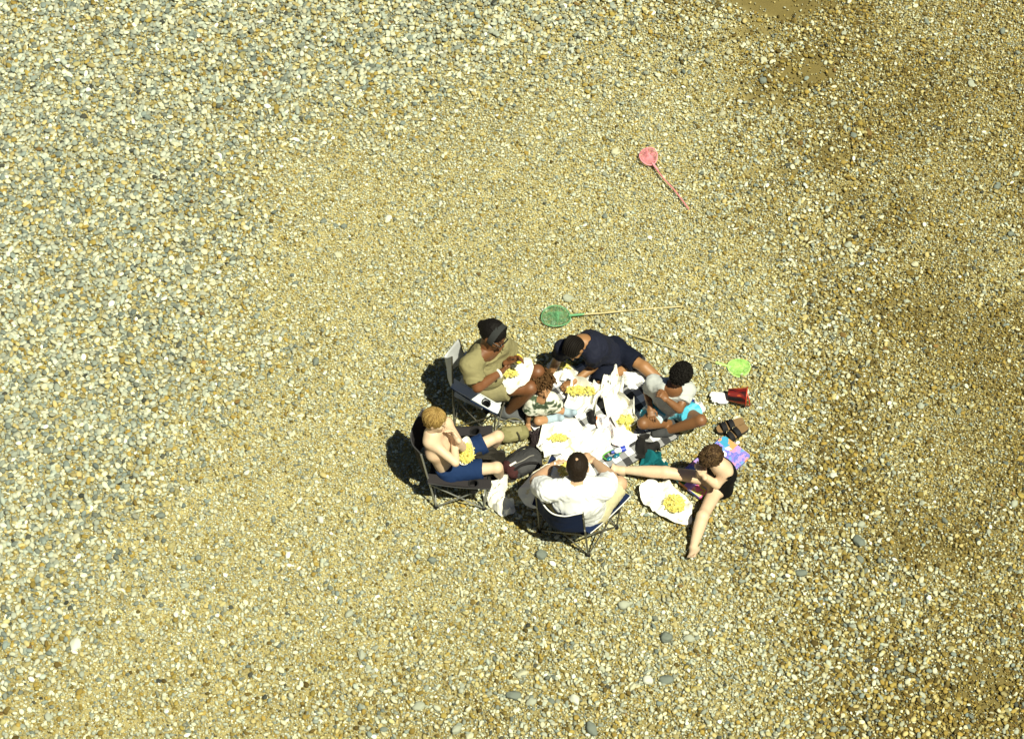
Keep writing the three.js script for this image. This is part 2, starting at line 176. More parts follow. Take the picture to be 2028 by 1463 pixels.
const BIG_STONES = [[-3.37,2.57,0.108],[0.48,3.04,0.1],[1.18,2.88,0.108],[1.04,2.88,0.092],[0.02,3.01,0.117],[0.08,2.82,0.092],[2.74,1.65,0.108],[0.23,1.77,0.1],[1.37,2.52,0.083],[1.19,2.51,0.1],[0.9,-2.28,0.092],[-0.38,-2.14,0.067],[-1.62,-0.07,0.075],[0.47,-0.71,0.083],[2.27,1.94,0.092],[1.73,1.91,0.058],[0.87,2.22,0.092],[0.6,3.29,0.117],[-0.42,3.29,0.092],[-0.71,3.08,0.092],[0.15,3.07,0.075],[0.3,3.06,0.067],[0.92,0.07,0.067],[-1.27,2.27,0.075],[-1.16,2.64,0.075],[2.04,-0.21,0.067],[1.62,-0.02,0.071],[0.97,-0.39,0.067],[3.05,2.2,0.067],[4.01,1.3,0.075],[3.44,1.45,0.058],[3.14,-1.2,0.058],[2.25,-3.3,0.067],[2.99,-3.63,0.054],[2.23,-3.07,0.083],[2.37,-2.64,0.067],[3.06,-2.58,0.058],[3.13,-2.48,0.067],[4.2,-1.9,0.067],[-2.53,-0.88,0.067],[-2.67,-0.47,0.067],[-3.6,-0.65,0.067],[-3.77,0.78,0.075],[-3.48,0.68,0.075],[-3.19,0.97,0.067],[-2.8,1.41,0.075],[-3.71,1.49,0.067],[-3.73,2.44,0.075],[-3.52,3.18,0.075],[-3.76,3.27,0.083],[-1.44,-1.47,0.058],[-1.51,-1.48,0.054],[-1.06,-1.55,0.062],[-1.64,-1.23,0.054],[-1.83,-0.88,0.058],[-1.48,-1.17,0.067],[-0.24,1.3,0.058]];
// the largest stones, each a piece of the beach
{
  const shapes = [0, 1, 2, 3, 4, 5, 6, 7].map(i => pebbleShape(4, 20 + i * 3.7, 0.2 + 0.03 * (i % 3))), r = rng(77);
  const tones = ['cream', 'white', 'pale', 'pale', 'blue', 'blue', 'tan', 'dark', 'cream', 'rust', 'pale', 'ochre'];
  const mats = tones.map((t, i) => mat(STONE[t].map(v => v * (0.85 + 0.04 * (i % 4))), 0.8));
  const spots = BIG_STONES.map(s => [...s]);
  while (spots.length < 300) {
    const x = (r() * 2 - 1) * 4.6, z = -4.2 + r() * 7.6; if (Math.hypot(x - 0.75, (z - 0.75)) < 1.25) continue;
    if (r() > 0.12 + 0.75 * coarseAt(x, z) + 0.3 * brownAt(x, z)) continue;
    spots.push([x, z, 0.045 + 0.03 * r() * r()]);
  }
  for (const [x, z, size] of spots) {
    const m = mesh('stone', shapes[(r() * 8) | 0], mats[brownAt(x, z) < r() * 1.4 ? (r() * 6) | 0 : (r() * 12) | 0], beach);
    const a = size * (0.9 + 0.25 * r()), b = size * (0.6 + 0.3 * r()), h = size * (0.45 + 0.25 * r());
    m.scale.set(a / 2, h / 2, b / 2); m.rotation.set((r() - 0.5) * 0.5, r() * 6.283, (r() - 0.5) * 0.5);
    m.position.set(x, beachHeight(x, z) + h * 0.34, z);
  }
}

// ---------------------------------------------------------------- modelling tools
const sub = (a, b) => [a[0] - b[0], a[1] - b[1], a[2] - b[2]], add = (a, b, k = 1) => [a[0] + b[0] * k, a[1] + b[1] * k, a[2] + b[2] * k];
const dot = (a, b) => a[0] * b[0] + a[1] * b[1] + a[2] * b[2], len = a => Math.hypot(...a), nrm = a => { const l = len(a) || 1; return [a[0] / l, a[1] / l, a[2] / l]; };
const cross = (a, b) => [a[1] * b[2] - a[2] * b[1], a[2] * b[0] - a[0] * b[2], a[0] * b[1] - a[1] * b[0]];
const mix = (a, b, t) => [a[0] + (b[0] - a[0]) * t, a[1] + (b[1] - a[1]) * t, a[2] + (b[2] - a[2]) * t];
// distance fields: bone = tapered capsule (optionally broadened along a side axis, or cut square at its end), ball = ellipsoid on three axes
const bone = (a, b, ra, rb, o = {}) => ({ a, b, ra, rb, ...o });
const ball = (c, r, axes, o = {}) => ({ c, r, axes: axes || [[1, 0, 0], [0, 1, 0], [0, 0, 1]], ...o });
function primDistance(p) {
  if (p.c) {
    const [A, B, C] = p.axes, [rx, ry, rz] = p.r, m = Math.min(rx, ry, rz);
    return (x, y, z) => {
      const dx = x - p.c[0], dy = y - p.c[1], dz = z - p.c[2];
      const u = (dx * A[0] + dy * A[1] + dz * A[2]), v = (dx * B[0] + dy * B[1] + dz * B[2]), w = (dx * C[0] + dy * C[1] + dz * C[2]);
      const k0 = Math.hypot(u / rx, v / ry, w / rz), k1 = Math.hypot(u / (rx * rx), v / (ry * ry), w / (rz * rz));
      return k1 < 1e-9 ? -m : k0 * (k0 - 1) / k1;
    };
  }
  const ab = sub(p.b, p.a), L2 = dot(ab, ab) || 1e-9, L = Math.sqrt(L2), dir = nrm(ab), s = p.side ? nrm(add(p.side, dir, -dot(p.side, dir))) : null, wide = p.wide || 1;
  return (x, y, z) => {
    const dx = x - p.a[0], dy = y - p.a[1], dz = z - p.a[2], t0 = (dx * ab[0] + dy * ab[1] + dz * ab[2]) / L2, t = t0 < 0 ? 0 : t0 > 1 ? 1 : t0;
    let vx = dx - ab[0] * t, vy = dy - ab[1] * t, vz = dz - ab[2] * t;
    if (s) { const k = (vx * s[0] + vy * s[1] + vz * s[2]) * (1 - 1 / wide); vx -= s[0] * k; vy -= s[1] * k; vz -= s[2] * k; }
    let r = p.ra + (p.rb - p.ra) * t; if (p.bulge) r += p.bulge * Math.sin(Math.PI * Math.pow(t, p.skew || 1));
    let d = Math.sqrt(vx * vx + vy * vy + vz * vz) - r;
    if (p.cut && (t0 - 1) * L > d) d = (t0 - 1) * L;
    if (p.cutA && -t0 * L > d) d = -t0 * L;
    return d;
  };
}
function blob(prims, cell, { k = 0.02, less = [], bump = null, clip = [] } = {}) {       // union of prims, meshed by surface nets
  const lo = [1e9, 1e9, 1e9], hi = [-1e9, -1e9, -1e9], box = p => { const R = p.c ? Math.max(...p.r) : Math.max(p.ra, p.rb) * (p.wide || 1) + (p.bulge || 0), q = p.c ? [p.c] : [p.a, p.b]; return [0, 1, 2].map(i => [Math.min(...q.map(v => v[i])) - R, Math.max(...q.map(v => v[i])) + R]); };
  for (const p of prims) box(p).forEach(([a, b], i) => { lo[i] = Math.min(lo[i], a - 0.025); hi[i] = Math.max(hi[i], b + 0.025); });
  const n = [0, 1, 2].map(i => Math.ceil((hi[i] - lo[i]) / cell) + 2), F = new Float32Array(n[0] * n[1] * n[2]).fill(1), sy = n[0], sz = n[0] * n[1];
  const each = (bb, pad, fn) => {
    const r = bb.map(([a, b], i) => [Math.max(0, Math.floor((a - pad - lo[i]) / cell)), Math.min(n[i] - 1, Math.ceil((b + pad - lo[i]) / cell))]);
    for (let z = r[2][0]; z <= r[2][1]; z++) for (let y = r[1][0]; y <= r[1][1]; y++) for (let x = r[0][0]; x <= r[0][1]; x++) fn(x + y * sy + z * sz, lo[0] + x * cell, lo[1] + y * cell, lo[2] + z * cell);
  };
  for (const p of prims) { const d = primDistance(p), kk = p.k ?? k; each(box(p), kk + cell * 2, (i, x, y, z) => { const a = F[i], b = d(x, y, z), h = Math.max(kk - Math.abs(a - b), 0) / (kk || 1); F[i] = Math.min(a, b) - h * h * kk * 0.25; }); }
  for (const p of less) { const d = primDistance(p); each(box(p), 0.02, (i, x, y, z) => { F[i] = Math.max(F[i], -d(x, y, z)); }); }
  if (bump || clip.length) for (let z = 0, i = 0; z < n[2]; z++) for (let y = 0; y < n[1]; y++) for (let x = 0; x < n[0]; x++, i++) {
    if (F[i] > 0.06) continue; const X = lo[0] + x * cell, Y = lo[1] + y * cell, Z = lo[2] + z * cell;
    if (bump && F[i] > -0.04) F[i] += bump(X, Y, Z);
    for (const [p, nn] of clip) { const d = (X - p[0]) * nn[0] + (Y - p[1]) * nn[1] + (Z - p[2]) * nn[2]; if (d > F[i]) F[i] = d; }
  }
  const id = new Int32Array(F.length).fill(-1), pos = [], ix = [], corner = []; for (let c = 0; c < 8; c++) corner.push((c & 1) + (c >> 1 & 1) * sy + (c >> 2 & 1) * sz);
  const E = [[0, 1], [2, 3], [4, 5], [6, 7], [0, 2], [1, 3], [4, 6], [5, 7], [0, 4], [1, 5], [2, 6], [3, 7]];
  for (let z = 0; z < n[2] - 1; z++) for (let y = 0; y < n[1] - 1; y++) for (let x = 0; x < n[0] - 1; x++) {
    const i = x + y * sy + z * sz; let m = 0; for (let c = 0; c < 8; c++) if (F[i + corner[c]] < 0) m |= 1 << c;
    if (m === 0 || m === 255) continue;
    let px = 0, py = 0, pz = 0, q = 0;
    for (const [a, b] of E) { if ((m >> a & 1) === (m >> b & 1)) continue; const fa = F[i + corner[a]], fb = F[i + corner[b]], t = fa / (fa - fb); px += (a & 1) + ((b & 1) - (a & 1)) * t; py += (a >> 1 & 1) + ((b >> 1 & 1) - (a >> 1 & 1)) * t; pz += (a >> 2 & 1) + ((b >> 2 & 1) - (a >> 2 & 1)) * t; q++; }
    id[i] = pos.length / 3; pos.push(lo[0] + (x + px / q) * cell, lo[1] + (y + py / q) * cell, lo[2] + (z + pz / q) * cell);
  }
  const quad = (a, b, c, d, flip) => { if (a < 0 || b < 0 || c < 0 || d < 0) return; flip ? ix.push(a, c, b, a, d, c) : ix.push(a, b, c, a, c, d); };
  for (let z = 1; z < n[2] - 1; z++) for (let y = 1; y < n[1] - 1; y++) for (let x = 1; x < n[0] - 1; x++) {
    const i = x + y * sy + z * sz, s = F[i] < 0;
    if (s !== F[i + 1] < 0) quad(id[i - sy - sz], id[i - sz], id[i], id[i - sy], !s);
    if (s !== F[i + sy] < 0) quad(id[i - 1 - sz], id[i - 1], id[i], id[i - sz], !s);
    if (s !== F[i + sz] < 0) quad(id[i - 1 - sy], id[i - sy], id[i], id[i - 1], !s);
  }
  const g = new THREE.BufferGeometry(); g.setAttribute('position', new THREE.Float32BufferAttribute(pos, 3)); g.setIndex(ix); g.computeVertexNormals(); return g;
}
function paint(g, fn) {                  // dye: a colour for every point of a cloth
  const p = g.attributes.position, c = new Float32Array(p.count * 3); for (let i = 0; i < p.count; i++) c.set(fn(p.getX(i), p.getY(i), p.getZ(i)), i * 3);
  g.setAttribute('color', new THREE.BufferAttribute(c, 3)); return g;
}
const tube = (pts, r, seg = 8, n = 0, closed = false) => new THREE.TubeGeometry(new THREE.CatmullRomCurve3(pts.map(p => V3(...p)), closed, 'centripetal'), n || Math.max(1, (pts.length - 1) * (pts.length > 2 ? 8 : 1)), r, seg, closed);
const rod = (a, b, r, seg = 8) => { const d = V3(...sub(b, a)), g = new THREE.CylinderGeometry(r, r, d.length(), seg); g.applyQuaternion(new THREE.Quaternion().setFromUnitVectors(V3(0, 1, 0), d.clone().normalize())); g.translate((a[0] + b[0]) / 2, (a[1] + b[1]) / 2, (a[2] + b[2]) / 2); return g; };
const merge = list => mergeGeometries(list.map(g => { const q = g.index ? g.toNonIndexed() : g; return q; }));
// a sheet of cloth or paper with thickness: fn(u, v) -> point
function sheet(fn, nu, nv, thick, flat = false, uvFn = null) {
  const top = [], N = (nu + 1) * (nv + 1), uv = [];
  for (let j = 0; j <= nv; j++) for (let i = 0; i <= nu; i++) { const p = fn(i / nu, j / nv); top.push(p); uv.push(...(uvFn ? uvFn(i / nu, j / nv, p) : [i / nu, j / nv])); }
  const at = (i, j) => top[clamp(j, 0, nv) * (nu + 1) + clamp(i, 0, nu)], pos = [], bot = [];
  for (let j = 0; j <= nv; j++) for (let i = 0; i <= nu; i++) { let m = cross(sub(at(i + 1, j), at(i - 1, j)), sub(at(i, j + 1), at(i, j - 1))); m = len(m) > 1e-12 ? nrm(m) : [0, 1, 0]; const p = at(i, j); pos.push(...p); bot.push(...add(p, m, -thick)); }
  const ix = [], q = (a, b, c, d) => ix.push(a, b, c, a, c, d), I = (i, j) => j * (nu + 1) + i;
  for (let j = 0; j < nv; j++) for (let i = 0; i < nu; i++) { q(I(i, j), I(i + 1, j), I(i + 1, j + 1), I(i, j + 1)); q(N + I(i, j), N + I(i, j + 1), N + I(i + 1, j + 1), N + I(i + 1, j)); }
  for (let i = 0; i < nu; i++) { q(I(i, 0), N + I(i, 0), N + I(i + 1, 0), I(i + 1, 0)); q(I(i, nv), I(i + 1, nv), N + I(i + 1, nv), N + I(i, nv)); }
  for (let j = 0; j < nv; j++) { q(I(0, j), I(0, j + 1), N + I(0, j + 1), N + I(0, j)); q(I(nu, j), N + I(nu, j), N + I(nu, j + 1), I(nu, j + 1)); }
  let g = new THREE.BufferGeometry(); g.setAttribute('position', new THREE.Float32BufferAttribute([...pos, ...bot], 3)); g.setAttribute('uv', new THREE.Float32BufferAttribute([...uv, ...uv], 2)); g.setIndex(ix);
  if (flat) g = g.toNonIndexed(); g.computeVertexNormals(); return g;
}
const tri = t => { t -= Math.floor(t); return Math.abs(t * 2 - 1); };
function creases(x, z, f, seed) {        // sharp folds running several ways
  let c = 0; for (let i = 0; i < 4; i++) { const a = hash3(seed, i, 3) * 3.14 + 0.5 * noise(x * 3, z * 3, seed + i), m = clamp(0.55 + 0.9 * noise(x * f * 0.35 + i * 7, z * f * 0.35, seed + i)); c += m * (tri((x * Math.cos(a) + z * Math.sin(a)) * f * (0.7 + 0.35 * i) + hash3(seed, i, 8)) - 0.45) / (0.8 + 0.45 * i); }
  return c;
}
// a loose sheet lying in an outline: centre, rim points with their own heights; crumple = ridged creases
function lying(o, { thick = 0.002, rings = 12, around = 60, profile = 2, crumple = 0.02, scale = 9, seed = 0, dome = 0, flat = true, uvScale = 1, wave = 0, floor = 0.024 } = {}) {
  const curve = new THREE.CatmullRomCurve3(o.o.map(p => V3(...p)), true, 'centripetal');
  const rim = []; for (let i = 0; i <= around; i++) rim.push(curve.getPoint((i % around) / around));
  return sheet((u, v) => {
    const r = rim[Math.round(u * around)], t = 0.002 + 0.998 * v, x = o.c[0] + (r.x - o.c[0]) * t, z = o.c[2] + (r.z - o.c[2]) * t;
    const cr = creases(x, z, scale, seed);
    let y = o.c[1] + (r.y - o.c[1]) * Math.pow(t, profile) + dome * (1 - t * t) + crumple * cr * (0.5 + 0.5 * t) + wave * noise(u * around * 0.45 + seed, seed) * t * t;
    return [x + crumple * 0.5 * noise(x * scale * 1.4, z * scale * 1.4, seed + 9) * t, (y > floor ? y : floor + 0.006 * noise(x * 30, z * 30, seed + 2)), z + crumple * 0.5 * noise(x * scale * 1.4, z * scale * 1.4, seed + 19) * t];
  }, around, rings, thick, flat, (u, v, p) => [p[0] * uvScale, p[2] * uvScale]);
}
function chips(c, rx, rz, n, seed, label, h = 0.03) {              // a heap of cut fried potatoes
  const r = rng(seed), parts = [];
  for (let i = 0; i < n * 1.8; i++) {
    const a = r() * 6.283, t = Math.sqrt(r()), L = 0.028 + 0.03 * r(), w = 0.0065 + 0.004 * r(), g = new THREE.BoxGeometry(L, w, w, 3, 1, 1), p = g.attributes.position, bend = (r() - 0.5) * 0.012;
    for (let k = 0; k < p.count; k++) { const x = p.getX(k) / L; p.setY(k, p.getY(k) * (1 - 0.25 * Math.abs(x)) + bend * (4 * x * x - 0.5)); }
    g.rotateX(r() * 3); g.rotateZ((r() - 0.5) * 0.9); g.rotateY(r() * 6.283);
    g.translate(c[0] + Math.cos(a) * t * rx, c[1] + 0.006 + h * (1 - t * t) * (0.3 + 0.9 * r()), c[2] + Math.sin(a) * t * rz); g.computeVertexNormals();
    const v = 0.75 + 0.4 * r(), q = r() < 0.15 ? 0.7 : 1; parts.push(paint(g, () => [0.64 * v, 0.59 * v * (q + 1) / 2, (0.12 + 0.10 * r()) * v * q]));
  }
  return tag(mesh('', merge(parts), chipMat), 'fried_chips', label, 'chips', 'heaps of chips', 'stuff');
}
const chipMat = mat([1, 1, 1], 0.55, { vertexColors: true });

// ---------------------------------------------------------------- people
const skins = { dark: [0.165, 0.068, 0.026], brown: [0.20, 0.092, 0.036], warm: [0.31, 0.16, 0.066], toddler: [0.40, 0.22, 0.11], fair: [0.66, 0.49, 0.34], tan: [0.54, 0.36, 0.23] };
const skinMats = Object.fromEntries(Object.entries(skins).map(([k, c]) => [k, new THREE.MeshPhysicalMaterial({ color: lin(...c), roughness: 0.52, sheen: 0.2, sheenRoughness: 0.5, vertexColors: true })]));
const eyeMat = mat([0.02, 0.015, 0.012], 0.25);
function headFrame(P) {
  const F = nrm(P.face), u0 = nrm(P.up || sub(P.j.head, P.j.n)), U = nrm(add(u0, F, -dot(u0, F))), R = cross(U, F);
  const s = P.hs, C = P.j.head, to = (r, u, f) => [0, 1, 2].map(i => C[i] + (R[i] * r + U[i] * u + F[i] * f) * s);
  return { F, U, R, s, C, to, axes: [R, U, F] };
}
function headPrims(P, H) {
  const { to, axes, s } = H, b = (r, u, f, a, c, d, k = 0.02) => ball(to(r, u, f), [a * s, c * s, d * s], axes, { k: k * s });
  return [b(0, 0.022, -0.008, 0.077, 0.092, 0.098), b(0, -0.045, 0.032, 0.058, 0.068, 0.062, 0.03), b(0, -0.098, 0.062, 0.026, 0.02, 0.022, 0.02), b(0.036, -0.03, 0.062, 0.026, 0.026, 0.022), b(-0.036, -0.03, 0.062, 0.026, 0.026, 0.022),
    b(0, 0.018, 0.082, 0.05, 0.012, 0.014, 0.012), bone(to(0, 0.008, 0.092), to(0, -0.034, 0.112), 0.008 * s, 0.014 * s, { k: 0.01 * s }), b(0, -0.066, 0.092, 0.024, 0.007, 0.009, 0.006), b(0, -0.078, 0.09, 0.021, 0.007, 0.009, 0.006),
    b(0.079, -0.012, -0.004, 0.011, 0.032, 0.019, 0.008), b(-0.079, -0.012, -0.004, 0.011, 0.032, 0.019, 0.008),
    bone(P.j.n, to(0, -0.04, -0.02), 0.056 * s * P.girth, 0.052 * s, { k: 0.03 })];
}
function handPrims(w, h, palm, side, s, curl = 0.6) {
  const d = nrm(sub(h, w)), n = nrm(add(palm, d, -dot(palm, d))), a = cross(d, n), out = [], k = 0.009 * s, at = (f, l, p) => [0, 1, 2].map(i => w[i] + (d[i] * f + a[i] * l + n[i] * p) * s);
  out.push(bone(at(-0.03, 0, 0), at(0.02, 0, 0), 0.026 * s, 0.024 * s, { k: 0.02 * s }), bone(at(0.02, 0, 0), at(0.085, 0, 0), 0.016 * s, 0.014 * s, { side: a, wide: 2.4, k: 0.015 * s }));
  [0.068, 0.078, 0.072, 0.056].forEach((L, i) => {
    const l = (i - 1.5) * 0.0205 * side, c1 = curl * (0.7 + 0.08 * i), c2 = curl * 1.9, A = at(0.082, l, 0), B = at(0.082 + L * 0.52 * Math.cos(c1), l * 1.12, L * 0.52 * Math.sin(c1));
    out.push(bone(A, B, 0.0095 * s, 0.0085 * s, { k }), bone(B, [0, 1, 2].map(q => B[q] + (d[q] * Math.cos(c2) + n[q] * Math.sin(c2)) * L * 0.5 * s), 0.0085 * s, 0.007 * s, { k: 0.004 * s }));
  });
  const T = at(0.025, -0.026 * side, 0.004), M = at(0.058, -0.052 * side, 0.014);
  out.push(bone(T, M, 0.013 * s, 0.0105 * s, { k }), bone(M, at(0.09, -0.054 * side, 0.02 + 0.018 * curl), 0.0105 * s, 0.008 * s, { k: 0.004 * s }));
  return out;
}
function bodyPrims(P) {
  const j = P.j, s = P.s, g = P.girth, lat = nrm(sub(j.sL, j.sR)), hl = nrm(sub(j.hipL, j.hipR)), q = [];
  const leg = (h, k, a) => { q.push(bone(h, k, 0.084 * s * g, 0.055 * s * (0.4 + 0.6 * g), { k: 0.03 }), bone(k, a, 0.054 * s * (0.4 + 0.6 * g), 0.034 * s, { k: 0.02, bulge: 0.012 * s, skew: 0.62 }), ball(k, [0.056 * s, 0.056 * s, 0.056 * s], null, { k: 0.015 })); };
  q.push(bone(j.p, j.c, 0.105 * s * g, 0.108 * s * g, { side: mix(hl, lat, 0.5), wide: 1.32, k: 0.04 }), bone(j.c, mix(j.c, j.n, 0.72), 0.106 * s * g, 0.082 * s * g, { side: lat, wide: 1.35, k: 0.05 }));
  q.push(bone(mix(j.n, j.sL, 0.2), j.sL, 0.055 * s, 0.058 * s, { k: 0.05 }), bone(mix(j.n, j.sR, 0.2), j.sR, 0.055 * s, 0.058 * s, { k: 0.05 }), bone(j.c, j.n, 0.08 * s, 0.055 * s, { k: 0.04 }));
  q.push(ball(j.hipL, Array(3).fill(0.095 * s * g), null, { k: 0.04 }), ball(j.hipR, Array(3).fill(0.095 * s * g), null, { k: 0.04 }));
  leg(j.hipL, j.kL, j.aL); leg(j.hipR, j.kR, j.aR);
  for (const S of ['L', 'R']) q.push(bone(j['s' + S], j['e' + S], 0.053 * s * g, 0.04 * s * g, { k: 0.03, bulge: 0.004 * s }), bone(j['e' + S], j['w' + S], 0.041 * s * g, 0.027 * s, { k: 0.015, bulge: 0.006 * s, skew: 0.6 }));
  if (P.bust) q.push(ball(add(add(j.c, P.front, 0.07 * s), lat, 0.075 * s), Array(3).fill(0.085 * s), null, { k: 0.04 }), ball(add(add(j.c, P.front, 0.07 * s), lat, -0.075 * s), Array(3).fill(0.085 * s), null, { k: 0.04 }));
  if (P.belly) q.push(ball(add(mix(j.p, j.c, 0.45), P.front, 0.05), Array(3).fill(P.belly), null, { k: 0.06 }));
  return q;
}
function footPrims(a, t, s) {                 // bare foot: heel, instep, ball, five toes
  const d = nrm(sub(t, a)), n0 = Math.abs(d[1]) > 0.5 ? [d[0] > 0 ? 0.5 : -0.5, 1, 0.3] : [0, 1, 0], n = nrm(add(n0, d, -dot(n0, d))), x = cross(d, n), at = (f, l, p) => [0, 1, 2].map(i => a[i] + (d[i] * f + x[i] * l + n[i] * p) * s), q = [];
  q.push(bone(at(-0.035, 0, -0.03), at(0.0, 0, 0.0), 0.03 * s, 0.034 * s, { k: 0.03 * s }), bone(at(-0.02, 0, -0.035), at(0.11, 0, -0.035), 0.026 * s, 0.019 * s, { side: x, wide: 1.7, k: 0.03 * s }), bone(at(0.0, 0, -0.01), at(0.08, 0, -0.03), 0.03 * s, 0.022 * s, { k: 0.03 * s }));
  for (let i = 0; i < 5; i++) q.push(bone(at(0.115, (i - 2) * 0.016, -0.038), at(0.16 - 0.011 * Math.abs(i - 0.6), (i - 2) * 0.0175, -0.04), 0.011 * s, i ? 0.008 * s : 0.011 * s, { k: 0.006 * s }));
  return q;
}
function makePerson(P) {
  P.girth ??= 1; P.hs ??= P.s;
  const root = thing('person', P.label, 'person'), H = headFrame(P), j = P.j, skin = skinMats[P.skin], geos = [];
  P.front ??= nrm(cross(sub(j.sL, j.sR), sub(j.n, j.p)));
  const foots = [['aL', 'tL'], ['aR', 'tR']].filter((e, i) => (P.bare || '').includes('LR'[i]));
  geos.push(blob([...bodyPrims(P), ...(P.extraSkin || [])], 0.011, { k: 0.03 }));
  geos.push(blob(headPrims(P, H), 0.0042, { k: 0.02 }));
  for (const S of ['L', 'R']) { const sd = S === 'L' ? 1 : -1; geos.push(blob(handPrims(j['w' + S], j['h' + S], P['palm' + S] || [0, -1, 0], sd, P.s * (P.handScale || 1), P['curl' + S] ?? 0.6), 0.0035, { k: 0.008 })); }
  for (const [a, t] of foots) geos.push(blob(footPrims(j[a], j[t], P.s), 0.0045, { k: 0.02 }));
  const rosy = P.skin === 'fair' || P.skin === 'tan' ? 1 : 0.5;     // uneven skin tone: flush and freckled patches
  mesh('body', paint(mergeGeometries(geos), (x, y, z) => { const a = fbm(x * 9, y * 9, z * 9), b = noise(x * 45, y * 45, z * 45); return [0.95 + 0.05 * a + 0.03 * b, 0.92 + (0.03 - 0.09 * rosy) * a + 0.04 * b, 0.90 + (0.02 - 0.12 * rosy) * a + 0.04 * b]; }), skin, root);
  const eye = new THREE.SphereGeometry(0.0105 * H.s, 10, 8);
  for (const r of [-1, 1]) { const e = mesh('eye', eye, eyeMat, root); e.position.set(...H.to(r * 0.031, 0.002, 0.083)); const br = mesh('eyebrow', tube([H.to(r * 0.014, 0.022, 0.094), H.to(r * 0.032, 0.027, 0.089), H.to(r * 0.05, 0.02, 0.074)], 0.0035 * H.s, 5), P.hairMat, root); }
  mesh('lips', tube([H.to(-0.022, -0.073, 0.088), H.to(0, -0.071, 0.1), H.to(0.022, -0.073, 0.088)], 0.0065 * H.s, 6), mat([skins[P.skin][0] * 0.85, skins[P.skin][1] * 0.6, skins[P.skin][2] * 0.65], 0.5), root);
  root.userData.category = 'person';
  return { root, H, P };
}
// clothing: the body's own bones, a little thicker, cut square at the hems, with folds
const folds = (amp, sc, seed, axis = 1) => (x, y, z) => { const a = noise(x * sc * 0.7 + seed, y * sc * 0.5, z * sc * 0.7), w = noise(x * sc + 5 * a, y * sc * 0.55 + seed, z * sc + 3 * a), v = noise(x * sc * 2.1 + seed, y * sc * 1.3, z * sc * 2.1); return amp * (1.5 * Math.abs(w) + 0.7 * Math.abs(v) + 0.4 * a - 0.75); };
function shirt({ P }, name, material, { sleeve = 0.55, ease = 0.014, hem = 0, neck = 0.075, drop = 0.03, amp = 0.0045, seed = 1, cell = 0.0095, dye = null, lower = 0.0 } = {}) {
  const j = P.j, s = P.s, g = P.girth, lat = nrm(sub(j.sL, j.sR)), hl = nrm(sub(j.hipL, j.hipR)), q = [], e = ease;
  const down = nrm(sub(j.p, j.c)), low = add(j.p, down, lower);
  q.push(bone(low, j.c, 0.108 * s * g + e, 0.112 * s * g + e, { side: mix(hl, lat, 0.5), wide: 1.33, k: 0.05 }), bone(j.c, mix(j.c, j.n, 0.72), 0.108 * s * g + e, 0.08 * s * g + e, { side: lat, wide: 1.36, k: 0.05 }));
  for (const S of ['L', 'R']) { const sh = j['s' + S]; q.push(bone(mix(j.n, sh, 0.35), sh, 0.052 * s + e, 0.06 * s + e, { k: 0.05 })); if (sleeve) q.push(bone(sh, mix(sh, j['e' + S], sleeve), 0.058 * s * g + e, 0.056 * s * g + e * 1.5, { cut: true, k: 0.035 })); }
  if (P.bust) for (const r of [1, -1]) q.push(ball(add(add(j.c, P.front, 0.07 * s), lat, r * 0.075 * s), Array(3).fill(0.085 * s + e), null, { k: 0.05 }));
  if (P.belly) q.push(ball(add(mix(j.p, j.c, 0.45), P.front, 0.05), Array(3).fill(P.belly + e), null, { k: 0.07 }));
  const thr = add(add(j.n, P.front, drop), nrm(sub(j.n, j.c)), 0.012);
  const geo = blob(q, cell, { k: 0.03, bump: folds(amp, 17, seed), less: [ball(thr, [neck, neck, neck])], clip: [[add(low, down, hem), down]] });
  const m = mesh(name, dye ? paint(geo, dye) : geo, material, P.root); return m;
}
function shorts({ P }, name, material, { reach = 0.6, reachL = reach, ease = 0.02, waist = 0.35, amp = 0.005, seed = 3, cell = 0.0095, flare = 0.012 } = {}) {
  const j = P.j, s = P.s, g = P.girth, hl = nrm(sub(j.hipL, j.hipR)), top = mix(j.p, j.c, waist), q = [bone(j.p, top, 0.107 * s * g + ease, 0.104 * s * g + ease * 0.6, { side: hl, wide: 1.33, k: 0.05, cut: true })];
  for (const S of ['L', 'R']) { const h = j['hip' + S], k = j['k' + S]; q.push(ball(h, Array(3).fill(0.096 * s * g + ease), null, { k: 0.05 }), bone(h, mix(h, k, S === 'L' ? reachL : reach), 0.087 * s * g + ease, (0.087 - 0.03 * reach) * s * g + ease + flare, { cut: true, k: 0.03 })); }
  return mesh(name, blob(q, cell, { k: 0.03, bump: folds(amp, 20, seed) }), material, P.root);
}
function shoe({ P }, S, name, material, soleMat, s = P.s, high = 0) {
  const a = P.j['a' + S], t = P.j['t' + S]; let d = sub(t, a); d[1] = Math.min(0, d[1]) * 0.3; d = nrm(d); const x = cross(d, [0, 1, 0]), base = Math.max(0.03, Math.min(a[1] - 0.07 * s, 0.2));
  const at = (f, h) => [a[0] + d[0] * f * s, base + h * s, a[2] + d[2] * f * s];
  const q = [bone(at(-0.045, 0.038), at(0.12, 0.028), 0.036 * s, 0.03 * s, { side: x, wide: 1.3 }), bone(at(0, 0.05), at(0.07, 0.04), 0.04 * s, 0.034 * s, { side: x, wide: 1.1 }), bone(at(-0.02, 0.045), mix(at(-0.02, 0.045), a, 1 + high), 0.04 * s, 0.043 * s, { cut: true })];
  const up = mesh(name, blob(q, 0.006, { k: 0.03, clip: [[at(0, 0.006), [0, -1, 0]]] }), material, P.root);
  mesh('sole', blob([bone(at(-0.05, 0.0), at(0.13, 0.0), 0.042 * s, 0.038 * s, { side: x, wide: 1.15 })], 0.006, { clip: [[at(0, 0.009), [0, 1, 0]], [at(0, -0.012), [0, -1, 0]]] }), soleMat, up);
}
